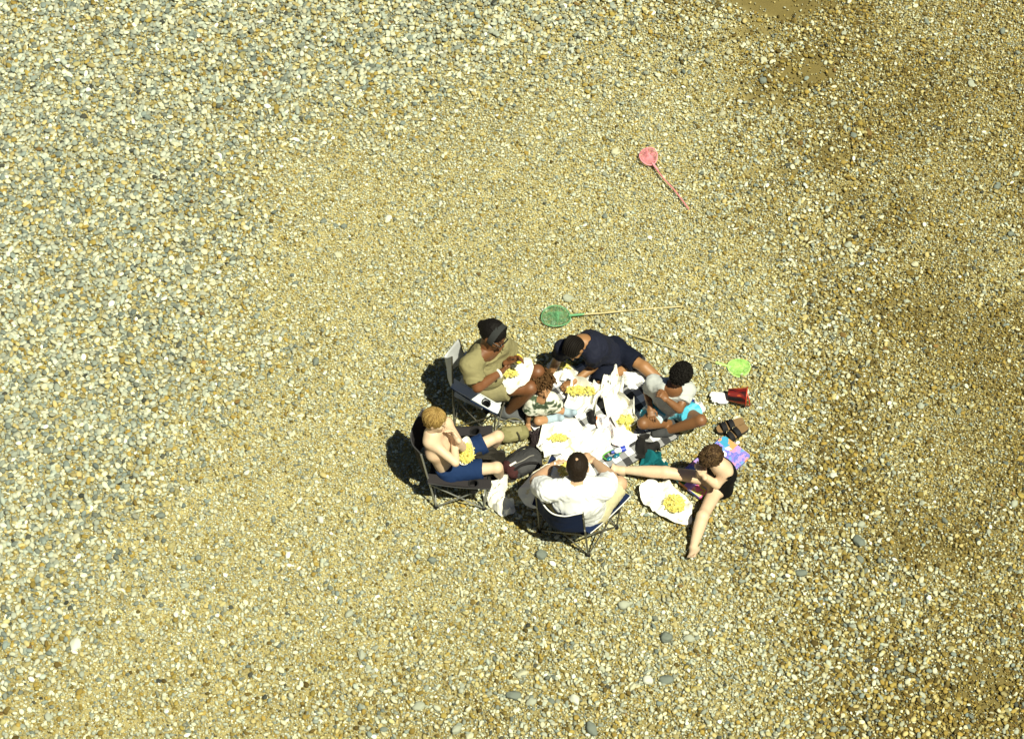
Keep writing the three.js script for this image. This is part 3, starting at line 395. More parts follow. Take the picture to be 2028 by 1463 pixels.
function hairCap({ P, H }, { up = 0.03, thick = 0.012, amp = 0.006, sc = 60, curls = 0, curl = 0.014, seed = 2, hairline = 0.052, back = -0.05, sides = 0.0, cell = 0.0042, extra = [], spread = 0.01, cut = [] } = {}) {
  const { to, axes, s } = H, t = thick / s, q = [ball(to(0, 0.024, -0.014), [(0.078 + t) * s, (0.093 + t) * s, (0.1 + t) * s], axes), ball(to(0, back, -0.05), [0.062 * s, 0.05 * s, 0.05 * s], axes, { k: 0.03 })], r = rng(seed * 77 + 5);
  for (let i = 0; i < curls; i++) {
    const u = r() * 2 - 1, a = r() * 6.283, w = Math.sqrt(1 - u * u), v = [w * Math.cos(a), u, w * Math.sin(a)];
    if (v[1] < -0.45 || (v[2] > 0.35 && v[1] < 0.35) || (v[2] > 0 && v[1] < -0.1)) continue; const k = 1 + spread * r() / 0.1;
    q.push(ball(to(v[0] * (0.082 + t) * k, 0.024 + v[1] * (0.096 + t) * k, -0.014 + v[2] * (0.102 + t) * k), Array(3).fill(curl * s * (0.6 + 0.7 * r())), null, { k: 0.004 }));
  }
  q.push(...extra);
  const face = [ball(to(0, -0.055, 0.105), [0.083 * s, (0.055 + hairline) * s, 0.085 * s], axes), ball(to(0, -0.09, 0.03), [0.12 * s, 0.062 * s, 0.07 * s], axes), ...cut];
  return mesh('hair', blob(q, cell, { k: 0.012, less: face, bump: amp ? ((x, y, z) => amp * (noise(x * sc + seed, y * sc, z * sc) + 0.7 * noise(x * sc * 2, y * sc * 2 + seed, z * sc * 2))) : null }), P.hairMat, P.root);
}
function strands({ P, H }, n, seed, L, r0, colours, lift = 0.004, whorl = null) {    // loose locks lying over the cap
  const { to, s } = H, r = rng(seed), out = [];
  for (let i = 0; i < n; i++) {
    const th = r() * 6.283, ph = 0.15 + r() * 1.35, pts = [];
    for (let k = 0; k < 4; k++) { const p = ph + k * L / 3, a = th + (r() - 0.5) * 0.16, q = 1 + lift * 10 * Math.sin(k / 3 * 2.6); const v = [Math.sin(p) * Math.cos(a), Math.cos(p), Math.sin(p) * Math.sin(a)]; pts.push([v, q]); }
    const e = pts[3][0]; if (e[1] < -0.35 || (e[2] > 0.55 && e[1] < 0.3) || (e[2] > 0.15 && e[1] < -0.05)) continue;
    const c = colours[(r() * colours.length) | 0];
    out.push(paint(tube(pts.map(([v, q]) => to(v[0] * 0.092 * q, 0.024 + v[1] * 0.108 * q, -0.014 + v[2] * 0.114 * q)), r0 * s * (0.6 + 0.8 * r()), 4, 5), () => c));
  }
  return mesh('hair_locks', merge(out), mat([1, 1, 1], 0.6, { vertexColors: true }), P.root);
}
function person(o) { const p = makePerson(o); o.root = p.root; return p; }
const J = POSE;
const hairM = c => mat(c, 0.7);

// woman in the khaki T-shirt
{
  const P = { label: 'woman in khaki T-shirt, glasses and dark headband eating from a yellow tub', j: J.woman, s: 0.98, hs: 1.0, girth: 1.04, skin: 'dark', face: [0.76, -0.26, 0.6], hairMat: hairM([0.005, 0.004, 0.0035]), bust: true, belly: 0.12, palmR: [0.3, 0.4, -0.8], palmL: [0.2, 0.1, 0.9], curlR: 0.7, curlL: 0.7, front: [0.85, 0.1, 0.5] };
  const p = person(P), { to, s } = p.H, ax = p.H.axes;
  const khaki = mat([0.235, 0.212, 0.105], 0.9), capri = mat([0.26, 0.235, 0.125], 0.9);
  shirt(p, 't_shirt', khaki, { sleeve: 0.62, ease: 0.02, neck: 0.10, drop: 0.06, amp: 0.007, hem: 0.03, lower: 0.03 });
  shorts(p, 'shorts', capri, { reach: 0.5, ease: 0.022, seed: 8 });
  hairCap(p, { thick: 0.011, amp: 0.003, sc: 90, seed: 4, back: -0.02, extra: [ball(to(0, 0.0, -0.118), [0.04 * s, 0.036 * s, 0.034 * s], ax, { k: 0.02 })] });
  { // headband
    const pts = []; for (let i = 0; i <= 16; i++) { const a = -0.35 + (Math.PI + 0.7) * i / 16; pts.push(to(Math.cos(a) * 0.096, 0.024 + Math.sin(a) * 0.114 - 0.012, 0.028 - Math.sin(a) * 0.005)); }
    mesh('headband', sheet((u, v) => { const i = u * 16, k = Math.min(15, Math.floor(i)), q = mix(pts[k], pts[k + 1], i - k); return add(q, ax[2], (v - 0.5) * 0.055); }, 32, 3, 0.004), mat([0.03, 0.032, 0.032], 0.9), P.root);
  }
  const gl = mesh('glasses', merge([...[-1, 1].map(r => new THREE.TorusGeometry(0.026 * s, 0.0035 * s, 6, 20).applyMatrix4(new THREE.Matrix4().makeBasis(V3(...ax[0]), V3(...ax[1]), V3(...ax[2]))).translate(...to(r * 0.034, -0.002, 0.108))), rod(to(-0.01, 0.002, 0.112), to(0.01, 0.002, 0.112), 0.003, 5), ...[-1, 1].map(r => rod(to(r * 0.06, 0.0, 0.106), to(r * 0.084, 0.0, 0.0), 0.0032, 5))]), mat([0.015, 0.012, 0.01], 0.3), P.root);
  mesh('wristband', new THREE.TorusGeometry(0.034, 0.012, 8, 20).applyQuaternion(new THREE.Quaternion().setFromUnitVectors(V3(0, 0, 1), V3(...nrm(sub(P.j.wR, P.j.eR))))).translate(...mix(P.j.eR, P.j.wR, 0.93)), mat([0.75, 0.74, 0.7], 0.6), P.root);
  for (const S of 'LR') shoe(p, S, 'shoe', mat([0.09, 0.095, 0.10], 0.9), mat([0.25, 0.25, 0.24], 0.8));
}
// boy without a shirt in the grey chair
{
  const P = { label: 'shirtless fair-haired boy in navy shorts eating in the grey camping chair', j: J.boy_chair, s: 0.84, hs: 0.84, girth: 0.9, skin: 'fair', face: [0.92, -0.14, 0.30], hairMat: hairM([0.20, 0.125, 0.035]), palmR: [0.2, -0.3, -0.8], palmL: [-0.6, -0.2, 0.6], curlR: 0.8, curlL: 0.8 };
  const p = person(P);
  shorts(p, 'shorts', mat([0.009, 0.026, 0.085], 0.85), { reach: 0.68, ease: 0.02, waist: 0.22, seed: 5 });
  hairCap(p, { thick: 0.011, amp: 0.005, sc: 70, seed: 6 });
  strands(p, 800, 31, 0.62, 0.003, [[0.30, 0.19, 0.055], [0.38, 0.26, 0.09], [0.17, 0.10, 0.03], [0.25, 0.16, 0.05]], 0.002);
  for (const S of 'LR') shoe(p, S, 'boot', mat([0.035, 0.026, 0.018], 0.85), mat([0.03, 0.03, 0.03], 0.9), 0.86, 0.25);
}
// man in the white T-shirt, seen from behind
{
  const P = { label: 'man with cropped dark hair and white T-shirt bent forward in the navy chair', j: J.man, s: 1.02, hs: 1.0, girth: 1.16, skin: 'tan', face: [0.05, -0.55, -0.83], up: [0, 0.85, -0.5], hairMat: hairM([0.016, 0.010, 0.006]), palmL: [0.6, -0.6, 0.2], palmR: [-0.4, -0.8, 0], curlL: 0.5, curlR: 0.5 };
  const p = person(P), { to, s } = p.H;
  shirt(p, 't_shirt', mat([0.78, 0.80, 0.81], 0.9), { sleeve: 0.52, ease: 0.017, neck: 0.07, drop: 0.02, amp: 0.0085, seed: 12, lower: 0.05, hem: 0.05 });
  shorts(p, 'shorts', mat([0.50, 0.46, 0.29], 0.9), { reach: 0.9, ease: 0.012, seed: 13, waist: 0.15 });
  hairCap(p, { thick: 0.006, amp: 0.003, sc: 120, seed: 9, cut: [ball(to(0.006, 0.108, -0.074), [0.017 * s, 0.02 * s, 0.019 * s], p.H.axes)] });
  for (const S of 'LR') shoe(p, S, 'shoe', mat([0.06, 0.05, 0.04], 0.8), mat([0.04, 0.04, 0.04], 0.9));
}
// girl in the black swimsuit
{
  const P = { label: 'barefoot person in black swimsuit sitting on the patterned board, legs spread', j: J.girl, s: 0.88, hs: 0.84, girth: 0.86, skin: 'fair', face: [-0.74, -0.60, 0.30], up: [-0.35, 0.8, 0.4], hairMat: hairM([0.045, 0.025, 0.012]), bare: 'LR', palmR: [-0.3, 0.2, -0.7], palmL: [0.3, -0.2, 0.6], curlR: 0.7, curlL: 0.7 };
  const p = person(P), j = P.j, blk = mat([0.004, 0.004, 0.005], 0.8);
  shirt(p, 'swimsuit', blk, { sleeve: 0, ease: 0.005, neck: 0.13, drop: 0.05, amp: 0.001, lower: 0.02, hem: 0.05, seed: 15, cell: 0.008 });
  const lat = nrm(sub(j.sL, j.sR));
  mesh('strap', tube([add(add(j.sR, lat, 0.06), [0, 1, 0], 0.055), add(add(j.sR, lat, 0.05), P.front, -0.06), add(add(j.c, lat, -0.03), P.front, -0.11)], 0.006, 6), blk, P.root);
  hairCap(p, { thick: 0.009, curls: 500, curl: 0.008, seed: 16, back: -0.07, spread: 0.014, amp: 0.005, sc: 90 });
  strands(p, 900, 33, 0.75, 0.0028, [[0.06, 0.035, 0.015], [0.10, 0.06, 0.027], [0.035, 0.02, 0.01], [0.14, 0.085, 0.04]], 0.007);
}
// boy in the grey T-shirt, cross-legged
{
  const P = { label: 'boy in grey T-shirt and turquoise shorts sitting cross-legged on blue mat', j: J.boy_grey, s: 0.84, hs: 0.84, girth: 0.88, skin: 'brown', face: [-0.55, -0.55, 0.60], up: [0, 0.9, 0.3], hairMat: hairM([0.005, 0.004, 0.003]), palmR: [0.1, -1, 0.2], palmL: [-0.7, 0.2, -0.4], curlL: 0.9, curlR: 0.5 };
  const p = person(P);
  shirt(p, 't_shirt', mat([0.46, 0.48, 0.47], 0.9), { sleeve: 0.6, ease: 0.016, neck: 0.075, drop: 0.03, amp: 0.007, seed: 22 });
  const tq = mat([1, 1, 1], 0.85, { vertexColors: true }), sh = shorts(p, 'shorts', tq, { reach: 0.62, ease: 0.026, seed: 23, flare: 0.022 });
  paint(sh.geometry, (x, y, z) => { const n = fbm(x * 11, z * 11, y * 11 + 3); return n > 0.22 ? [0.55, 0.72, 0.78] : n > 0.02 ? [0.16, 0.50, 0.64] : [0.07, 0.40, 0.56]; });
  hairCap(p, { thick: 0.016, amp: 0.005, sc: 150, curls: 1400, curl: 0.0052, seed: 24, spread: 0.004, cell: 0.0036 });
  for (const S of 'LR') shoe(p, S, 'trainer', mat([0.05, 0.052, 0.055], 0.85), mat([0.55, 0.52, 0.35], 0.8), 0.84);
}
// youth in navy, leaning on one arm
{
  const P = { label: 'youth with braided hair in navy shirt and shorts leaning over the papers', j: J.teen, s: 0.88, hs: 0.83, girth: 0.9, skin: 'warm', face: [-0.30, -0.74, 0.60], up: [-0.55, 0.55, 0.45], hairMat: hairM([0.008, 0.006, 0.0045]), palmR: [0.1, -1, 0], palmL: [0, -1, 0], curlR: 0.25, curlL: 0.7 };
  const p = person(P), { to, s } = p.H, navy = mat([0.005, 0.007, 0.017], 0.85);
  shirt(p, 't_shirt', mat([0.012, 0.014, 0.028], 0.8), { sleeve: 0.5, ease: 0.016, neck: 0.08, drop: -0.01, amp: 0.006, seed: 32 });
  const so = shorts(p, 'shorts', navy, { reach: 0.75, reachL: 1.18, ease: 0.016, seed: 33, flare: 0.018 });
  mesh('emblem', tube([[0, 0, 0], [0.012, 0.006, 0.01], [0.03, 0.006, 0.006], [0.034, 0.0, -0.008]].map(v => add(v, add(mix(P.j.hipL, P.j.hipR, 0.5), [-0.045, 0.118, 0.075]))), 0.005, 6), mat([0.75, 0.75, 0.75], 0.7), so);
  hairCap(p, { thick: 0.006, amp: 0.0, seed: 34 });
  const rows = []; for (let i = 0; i < 11; i++) { const a = (i - 5) / 5 * 1.15, pts = []; for (let k = 0; k <= 12; k++) { const b = -0.75 + k / 12 * 2.75; pts.push(to(Math.sin(a) * 0.089, 0.024 + Math.cos(a) * Math.cos(b) * 0.105, -0.014 + Math.cos(a * 0.6) * -Math.sin(b) * 0.112)); } rows.push(tube(pts, 0.0072 * s, 6, 24)); }
  rows.forEach(g => mesh('braid', g, P.hairMat, P.root));
  for (const S of 'LR') shoe(p, S, 'trainer', mat([0.03, 0.03, 0.032], 0.85), mat([0.3, 0.28, 0.25], 0.8), 0.9);
}
// toddler
{
  const P = { label: 'curly-haired toddler in patterned shirt and pale blue socks on the checked blanket', j: J.toddler, s: 0.52, hs: 0.78, girth: 1.18, skin: 'toddler', face: [0.22, 0.12, 0.95], up: [0, 0.9, 0.3], hairMat: hairM([0.075, 0.038, 0.014]), palmR: [0, -1, 0], palmL: [0, -1, 0], curlR: 0.2, curlL: 0.4, handScale: 1.25 };
  const p = person(P), prt = mat([1, 1, 1], 0.9, { vertexColors: true });
  shirt(p, 'shirt', prt, { sleeve: 0.85, ease: 0.018, neck: 0.05, drop: 0.02, amp: 0.004, seed: 42, cell: 0.007, dye: (x, y, z) => { const n = noise(x * 26, y * 26, z * 26) + 0.5 * noise(x * 55, y * 55, z * 55); return n > 0.12 ? [0.06, 0.085, 0.05] : n > -0.02 ? [0.3, 0.34, 0.25] : [0.72, 0.73, 0.64]; } });
  shorts(p, 'shorts', mat([0.13, 0.15, 0.10], 0.9), { reach: 0.55, ease: 0.016, seed: 43, cell: 0.007 });
  hairCap(p, { thick: 0.024, curls: 1100, curl: 0.0085, seed: 44, spread: 0.03, amp: 0.004, sc: 110, back: -0.03, hairline: 0.075, cell: 0.0038 });
  for (const S of 'LR') { const a = P.j['a' + S], t = P.j['t' + S], k = P.j['k' + S]; mesh('sock', blob([bone(mix(k, a, 0.4), a, 0.036, 0.032, { cutA: true }), bone(a, add(a, nrm(sub(t, a)), 0.055), 0.034, 0.026)], 0.005, { k: 0.015, bump: folds(0.002, 50, 7) }), mat([0.33, 0.42, 0.50], 0.95), P.root); }
}

// ---------------------------------------------------------------- camping chairs
function campingChair(label, o) {
  const root = thing('camping_chair', label, 'chair', undefined), { fabric, edge, steel, bw, fw, depth, armH, seatH, backH, lean, sag = 0.07 } = o;
  root.position.set(...o.at); root.rotation.y = Math.atan2(-o.face[1], o.face[0]);
  const q = (x, y, z) => [x, y, z], S = [-1, 1], black = mat([0.015, 0.015, 0.016], 0.7);
  const B0 = s => q(0.02, 0.02, s * bw / 2 * 1.05), BT = s => q(-lean, backH, s * bw / 2 * (o.top || 1)), BA = s => mix(B0(s), BT(s), armH / backH), F0 = s => q(depth, 0.02, s * fw / 2 * 0.92), FT = s => q(depth + 0.03, armH, s * fw / 2);
  const seatB = s => mix(B0(s), BT(s), seatH / backH), seatF = s => mix(F0(s), FT(s), (seatH + 0.02) / armH);
  for (const s of S) {
    mesh('rear_post', rod(B0(s), BT(s), 0.0075, 10), steel, root); mesh('front_post', rod(F0(s), FT(s), 0.0075, 10), steel, root);
    mesh('side_brace', rod(B0(s), seatF(s), 0.006, 8), steel, root); mesh('side_brace', rod(F0(s), seatB(s), 0.006, 8), steel, root);
    for (const p of [B0(s), F0(s)]) { const f = mesh('foot', new THREE.CylinderGeometry(0.014, 0.02, 0.03, 12), black, root); f.position.set(...p); }
  }
  for (const s of S) { mesh('front_brace', rod(F0(s), seatF(-s), 0.006, 8), steel, root); mesh('rear_brace', rod(B0(s), seatB(-s), 0.006, 8), steel, root); }
  const bl = (a, b, c, d, u, v) => mix(mix(a, b, u), mix(c, d, u), v);
  mesh('seat', sheet((u, v) => { const p = bl(seatB(-1), seatB(1), seatF(-1), seatF(1), u, v); p[1] -= sag * Math.sin(Math.PI * u) * (0.5 + 0.5 * Math.sin(Math.PI * v)); p[1] += 0.004 * noise(u * 9, v * 9, 3); return p; }, 18, 18, 0.006), fabric, root);
  const backPt = (u, v) => { const lo = s => mix(B0(s), BT(s), (seatH + 0.05) / backH), p = bl(lo(-1), lo(1), BT(-1), BT(1), u, v); p[0] -= 0.09 * Math.sin(Math.PI * u); p[1] -= (o.dip ?? 0.06) * Math.sin(Math.PI * u) * v; p[0] += 0.004 * noise(u * 8, v * 8, 9); return p; };
  const bk = mesh('backrest', sheet(backPt, 18, 14, 0.007), fabric, root);
  const rim = []; for (let i = 0; i <= 14; i++) rim.push(backPt(i / 14, 1)); const left = [], right = []; for (let i = 0; i <= 8; i++) { left.push(backPt(0, i / 8)); right.push(backPt(1, i / 8)); }
  mesh('piping', merge([tube(rim, 0.006, 6), tube(left, 0.006, 6), tube(right, 0.006, 6)]), o.backEdge || edge, bk);
  for (const s of S) {
    const a = BA(s), b = FT(s), L = len(sub(b, a)) + 0.03, w = o.armW || 0.085, sh = new THREE.Shape();
    sh.moveTo(0, -w / 2); sh.lineTo(L - 0.02, -w / 2); sh.quadraticCurveTo(L, -w / 2, L, -w / 2 + 0.02); sh.lineTo(L, w / 2 - 0.02); sh.quadraticCurveTo(L, w / 2, L - 0.02, w / 2); sh.lineTo(0, w / 2); sh.closePath();
    const hole = new THREE.Path(); hole.absarc(L * 0.72, 0, 0.034, 0, Math.PI * 2, true); sh.holes.push(hole);
    const M = new THREE.Matrix4().makeBasis(V3(...nrm(sub(b, a))), V3(0, 0, 1), V3(0, 1, 0)).setPosition(a[0], a[1], a[2]);
    const bend = g => { g.applyMatrix4(M); const p = g.attributes.position, d = nrm(sub(b, a)); for (let i = 0; i < p.count; i++) { const t = clamp(((p.getX(i) - a[0]) * d[0] + (p.getY(i) - a[1]) * d[1] + (p.getZ(i) - a[2]) * d[2]) / L); p.setY(i, p.getY(i) - 0.022 * Math.sin(Math.PI * t)); } g.computeVertexNormals(); return g; };
    const flat = new THREE.ExtrudeGeometry(sh, { depth: 0.009, bevelEnabled: true, bevelSize: 0.003, bevelThickness: 0.002, bevelSegments: 1, curveSegments: 20, steps: 1 });
    const arm = mesh('armrest', bend(flat), o.arm || fabric, root);
    const pip = []; for (let i = 0; i <= 10; i++) pip.push([L * i / 10, s * (w / 2 + 0.003), 0.006]); const pg = tube(pip, 0.0055, 6); mesh('piping', bend(pg), edge, arm);
    const cup = new THREE.TorusGeometry(0.037, 0.006, 8, 24).translate(L * 0.72, 0, 0.013); mesh('cup_holder', merge([bend(cup), bend(new THREE.CylinderGeometry(0.033, 0.037, 0.10, 20, 1, true).rotateX(Math.PI / 2).translate(L * 0.72, 0, -0.04))]), black, arm);
  }
  return root;
}
const greySteel = mat([0.16, 0.155, 0.13], 0.4, { metalness: 0.6 }), darkSteel = mat([0.05, 0.05, 0.048], 0.45, { metalness: 0.5 });
campingChair('pale grey camping chair with navy piping holding the woman in khaki', { at: [-0.42, 0, 0.365], face: [0.95, 0.31], top: 0.42, backEdge: mat([0.58, 0.60, 0.63], 0.9), bw: 0.42, fw: 0.50, depth: 0.36, armH: 0.52, seatH: 0.38, backH: 0.83, lean: 0.03, fabric: mat([0.60, 0.62, 0.64], 0.9), arm: mat([0.62, 0.65, 0.68], 0.9), edge: mat([0.012, 0.03, 0.09], 0.8), steel: greySteel, dip: 0.16 });
campingChair('charcoal camping chair with pale steel frame holding the shirtless boy', { at: [-0.62, 0, 1.11], face: [1, 0.02], armW: 0.08, bw: 0.42, fw: 0.50, depth: 0.40, armH: 0.42, seatH: 0.34, backH: 0.78, lean: 0.08, fabric: mat([0.028, 0.025, 0.027], 0.9), edge: mat([0.05, 0.05, 0.052], 0.8), steel: mat([0.35, 0.36, 0.34], 0.4, { metalness: 0.6 }) });
campingChair('navy camping chair with white piping holding the man in white T-shirt', { at: [0.40, 0, 1.68], face: [0.51, -0.86], bw: 0.42, fw: 0.62, depth: 0.36, armH: 0.46, seatH: 0.38, backH: 0.80, lean: 0.08, fabric: mat([0.007, 0.016, 0.055], 0.85), edge: mat([0.72, 0.72, 0.70], 0.7), steel: greySteel });

// ---------------------------------------------------------------- picnic things
const paperMat = mat([1, 1, 1], 0.8, { vertexColors: true });
const PAPER = 'chip papers';
const greased = (g, k) => paint(g, (x, y, z) => { const n = noise(x * 17 + 3, z * 17, 51) + 0.5 * noise(x * 41, z * 41, 53); return n > k ? [0.62, 0.55, 0.36] : n > k - 0.05 ? [0.72, 0.68, 0.54] : [0.80, 0.79, 0.73]; });     // spots of grease
const paper = (key, label, opt) => tag(mesh('', greased(lying(OUTLINE[key], opt), opt.grease ?? 0.95), paperMat), 'chip_paper', label, 'paper', PAPER);
function canvasCloth(size, fn) { const d = new Uint8Array(size * size * 4); for (let y = 0; y < size; y++) for (let x = 0; x < size; x++) { const c = fn(x / size, y / size); d.set([...c.map(v => clamp(v, 0, 255)), 255], (y * size + x) * 4); } const t = new THREE.DataTexture(d, size, size); t.colorSpace = THREE.SRGBColorSpace; t.wrapS = t.wrapT = THREE.RepeatWrapping; t.magFilter = THREE.LinearFilter; t.minFilter = THREE.LinearMipmapLinearFilter; t.generateMipmaps = true; t.needsUpdate = true; return t; }
{ // checked blanket: woven print of white, grey and charcoal squares
  const weave = canvasCloth(256, (u, v) => { const a = u < 0.5, b = v < 0.5, n = (hash3((u * 256) | 0, (v * 256) | 0, 3) - 0.5) * 14, g = a && b ? 52 : a || b ? 138 : 232; return [g + n, g + n, g + n + 2]; });
  const A = [AT.blA[0], AT.blA[2]], e1 = [-0.84, 0.543], e2 = [-0.543, -0.84], L1 = 1.0, L2 = 1.02, r0 = 0.09;
  const g = sheet((u, v) => {
    let a = u * L1, b = v * L2; const ca = Math.max(0, r0 - a, a - (L1 - r0)), cb = Math.max(0, r0 - b, b - (L2 - r0)), h = Math.hypot(ca, cb);
    if (h > r0 && ca > 0 && cb > 0) { const k = r0 / h; a += (a < L1 / 2 ? 1 : -1) * ca * (1 - k); b += (b < L2 / 2 ? 1 : -1) * cb * (1 - k); }
    const x = A[0] + e1[0] * a + e2[0] * b, z = A[1] + e1[1] * a + e2[1] * b; return [x, 0.033 + 0.008 * fbm(x * 9, z * 9, 2) + 0.012 * Math.max(0, noise(x * 4, z * 4, 8)), z];
  }, 60, 60, 0.008, false, (u, v) => [u * L1 / 0.125, v * L2 / 0.125]);
  const bl = thing('picnic_blanket', 'black, grey and white checked picnic blanket under the papers', 'blanket');
  mesh('cloth', g, new THREE.MeshStandardMaterial({ map: weave, roughness: 0.95 }), bl);
  const p = g.attributes.position, edge = []; const N = 61; for (let i = 0; i < 60; i++) edge.push(i); for (let j = 0; j < 60; j++) edge.push(j * N + 60); for (let i = 60; i > 0; i--) edge.push(60 * N + i); for (let j = 60; j > 0; j--) edge.push(j * N);
  mesh('binding', tube(edge.filter((_, i) => i % 2 === 0).map(i => [p.getX(i), p.getY(i), p.getZ(i)]), 0.006, 6, 240, true), mat([0.02, 0.02, 0.022], 0.9), bl);
}
tag(mesh('', lying(OUTLINE.blueMat, { thick: 0.012, crumple: 0.006, scale: 6, flat: false, profile: 1 }), mat([0.010, 0.030, 0.17], 0.9)), 'beach_mat', 'royal blue mat beneath the boy in turquoise shorts', 'mat');
tag(mesh('', lying(OUTLINE.whiteTowel, { thick: 0.01, crumple: 0.03, dome: 0.03, seed: 3, flat: false }), mat([0.74, 0.76, 0.77], 0.95)), 'hand_towel', 'small white towel beside the bare knee of the boy in turquoise shorts', 'towel');
tag(mesh('', lying(OUTLINE.whiteCloth, { thick: 0.004, crumple: 0.04, dome: 0.03, seed: 4 }), mat([0.78, 0.79, 0.78], 0.9)), 'carrier_bag', 'crumpled white carrier bag under the bare shin of the youth in navy', 'bag');
paper('bigPaper', 'large white chip paper spread in front of the man in white', { floor: 0.06, crumple: 0.085, scale: 7, seed: 1, rings: 20, around: 96 });
paper('longPaper', 'long folded chip paper with a full heap of chips at one end', { floor: 0.07, crumple: 0.115, scale: 9, seed: 2, rings: 16, around: 72 });
paper('midPaper', 'crumpled chip paper under the hand of the youth in navy', { floor: 0.06, crumple: 0.12, scale: 9, seed: 3, rings: 16, around: 72 });
paper('backPaper', 'small chip paper between the arms of the youth in navy', { floor: 0.05, crumple: 0.06, scale: 10, seed: 4 });
paper('girlPaper', 'open chip paper beside the legs of the person in black swimsuit', { crumple: 0.06, scale: 6, seed: 5, profile: 1.4, rings: 18, around: 80 });
paper('lapPaperBoy', 'chip paper on the lap of the shirtless boy', { crumple: 0.012, scale: 12, seed: 6, profile: 3 });
paper('lapPaperWoman', 'chip paper and napkin on the lap of the woman in khaki', { crumple: 0.03, scale: 10, seed: 7, rings: 16, around: 72 });
paper('lapPaperMan', 'chip paper on the lap of the man in white', { crumple: 0.03, scale: 9, seed: 8 });
paper('sidePaperMan', 'grease-spotted chip paper hanging over the knee of the man in white', { crumple: 0.025, scale: 8, seed: 9, profile: 1, grease: 0.6 });
paper('crumpled', 'screwed-up white paper on the stones beside the charcoal chair', { crumple: 0.08, scale: 10, seed: 10, rings: 16, around: 72, dome: 0.0 });
chips(AT.chA, 0.075, 0.03, 34, 1, 'few chips left on the large spread paper', 0.02);
chips(AT.chB, 0.078, 0.085, 130, 2, 'full heap of yellow chips at the end of the long paper', 0.05);
chips(AT.chC, 0.085, 0.035, 60, 3, 'chips under the hand of the youth in navy', 0.03);
chips(AT.chC2, 0.04, 0.03, 24, 4, 'small cluster of chips at the edge of the crumpled paper', 0.03);
chips(AT.chD, 0.05, 0.04, 30, 5, 'chips between the arms of the youth in navy', 0.02);
chips(AT.chE, 0.08, 0.075, 110, 6, 'heap of chips beside the legs of the person in black swimsuit', 0.04);
chips(AT.chF, 0.055, 0.085, 110, 7, 'chips on the lap of the shirtless boy', 0.035);
chips(AT.chG, 0.06, 0.03, 46, 8, 'chips on the lap of the woman in khaki', 0.03);
chips(AT.chH, 0.05, 0.06, 40, 9, 'chips on the lap of the man in white', 0.03);
{ // tub of sauce
  const t = thing('sauce_tub', 'yellow tub of sauce in the hands of the woman in khaki', 'tub'); t.position.set(...AT.bowl); t.rotation.set(0.25, 0, -0.25);
  mesh('tub', new THREE.LatheGeometry([[0, -0.035], [0.036, -0.035], [0.044, 0.014], [0.047, 0.016], [0.043, 0.012], [0.036, -0.03], [0, -0.03]].map(p => new THREE.Vector2(...p)), 28), mat([0.70, 0.66, 0.42], 0.5), t);
  const s = mesh('sauce', new THREE.CylinderGeometry(0.0405, 0.039, 0.006, 28), mat([0.52, 0.42, 0.02], 0.35), t); s.position.y = 0.002;
}
{ // bodyboard
  const t = thing('bodyboard', 'purple, blue and pink patterned bodyboard under the person in black swimsuit', 'bodyboard');
  const A = AT.boardA, B = AT.boardB, D = AT.boardD, e1 = nrm(sub(D, A)), e2 = nrm(sub(B, A)), L = len(sub(D, A)), Wd = len(sub(B, A)), sh = new THREE.Shape(), r = 0.035;
  sh.moveTo(r, 0); sh.lineTo(L - r, 0); sh.quadraticCurveTo(L, 0, L, r); sh.lineTo(L, Wd - r); sh.quadraticCurveTo(L, Wd, L - r, Wd); sh.lineTo(r, Wd); sh.quadraticCurveTo(0, Wd, 0, Wd - r); sh.lineTo(0, r); sh.quadraticCurveTo(0, 0, r, 0);
  const print = canvasCloth(256, (u, v) => {
    const n = fbm(u * 16, v * 9, 4, 4), m = fbm(u * 11 + 9, v * 7, 8, 3), k = (hash3((u * 256) | 0, (v * 256) | 0, 9) - 0.5) * 30;
    let c = n > 0.12 ? [136, 118, 205] : n > -0.1 ? [98, 112, 195] : [165, 140, 215];
    if (m > 0.34) c = [205, 140, 180]; else if (m < -0.3) c = [110, 150, 215];
    if (u < 0.14 && v < 0.5) c = m > 0 ? [240, 150, 90] : [60, 150, 190];
    if (u > 0.84) c = v < 0.35 ? [30, 120, 70] : v < 0.6 ? [190, 150, 235] : m > 0 ? [235, 110, 170] : [230, 220, 120];
    const w = Math.abs(v - 0.42 - 0.05 * Math.sin(u * 30)); if (u > 0.1 && u < 0.55 && w < 0.06 && Math.sin(u * 62) > -0.3) c = [245, 240, 250];
    return c.map(q => q + k);
  });
  const g = new THREE.ExtrudeGeometry(sh, { depth: 0.024, bevelEnabled: true, bevelSize: 0.004, bevelThickness: 0.004, bevelSegments: 2 }), p = g.attributes.position, uv = g.attributes.uv;
  for (let i = 0; i < p.count; i++) uv.setXY(i, p.getX(i) / L, p.getY(i) / Wd);
  g.applyMatrix4(new THREE.Matrix4().makeBasis(V3(...e1), V3(...e2), V3(...cross(e1, e2))).setPosition(A[0], 0.05, A[2])); if (cross(e1, e2)[1] < 0) g.translate(0, 0.01, 0);
  mesh('deck', g, new THREE.MeshStandardMaterial({ map: print, roughness: 0.55 }), t);
}
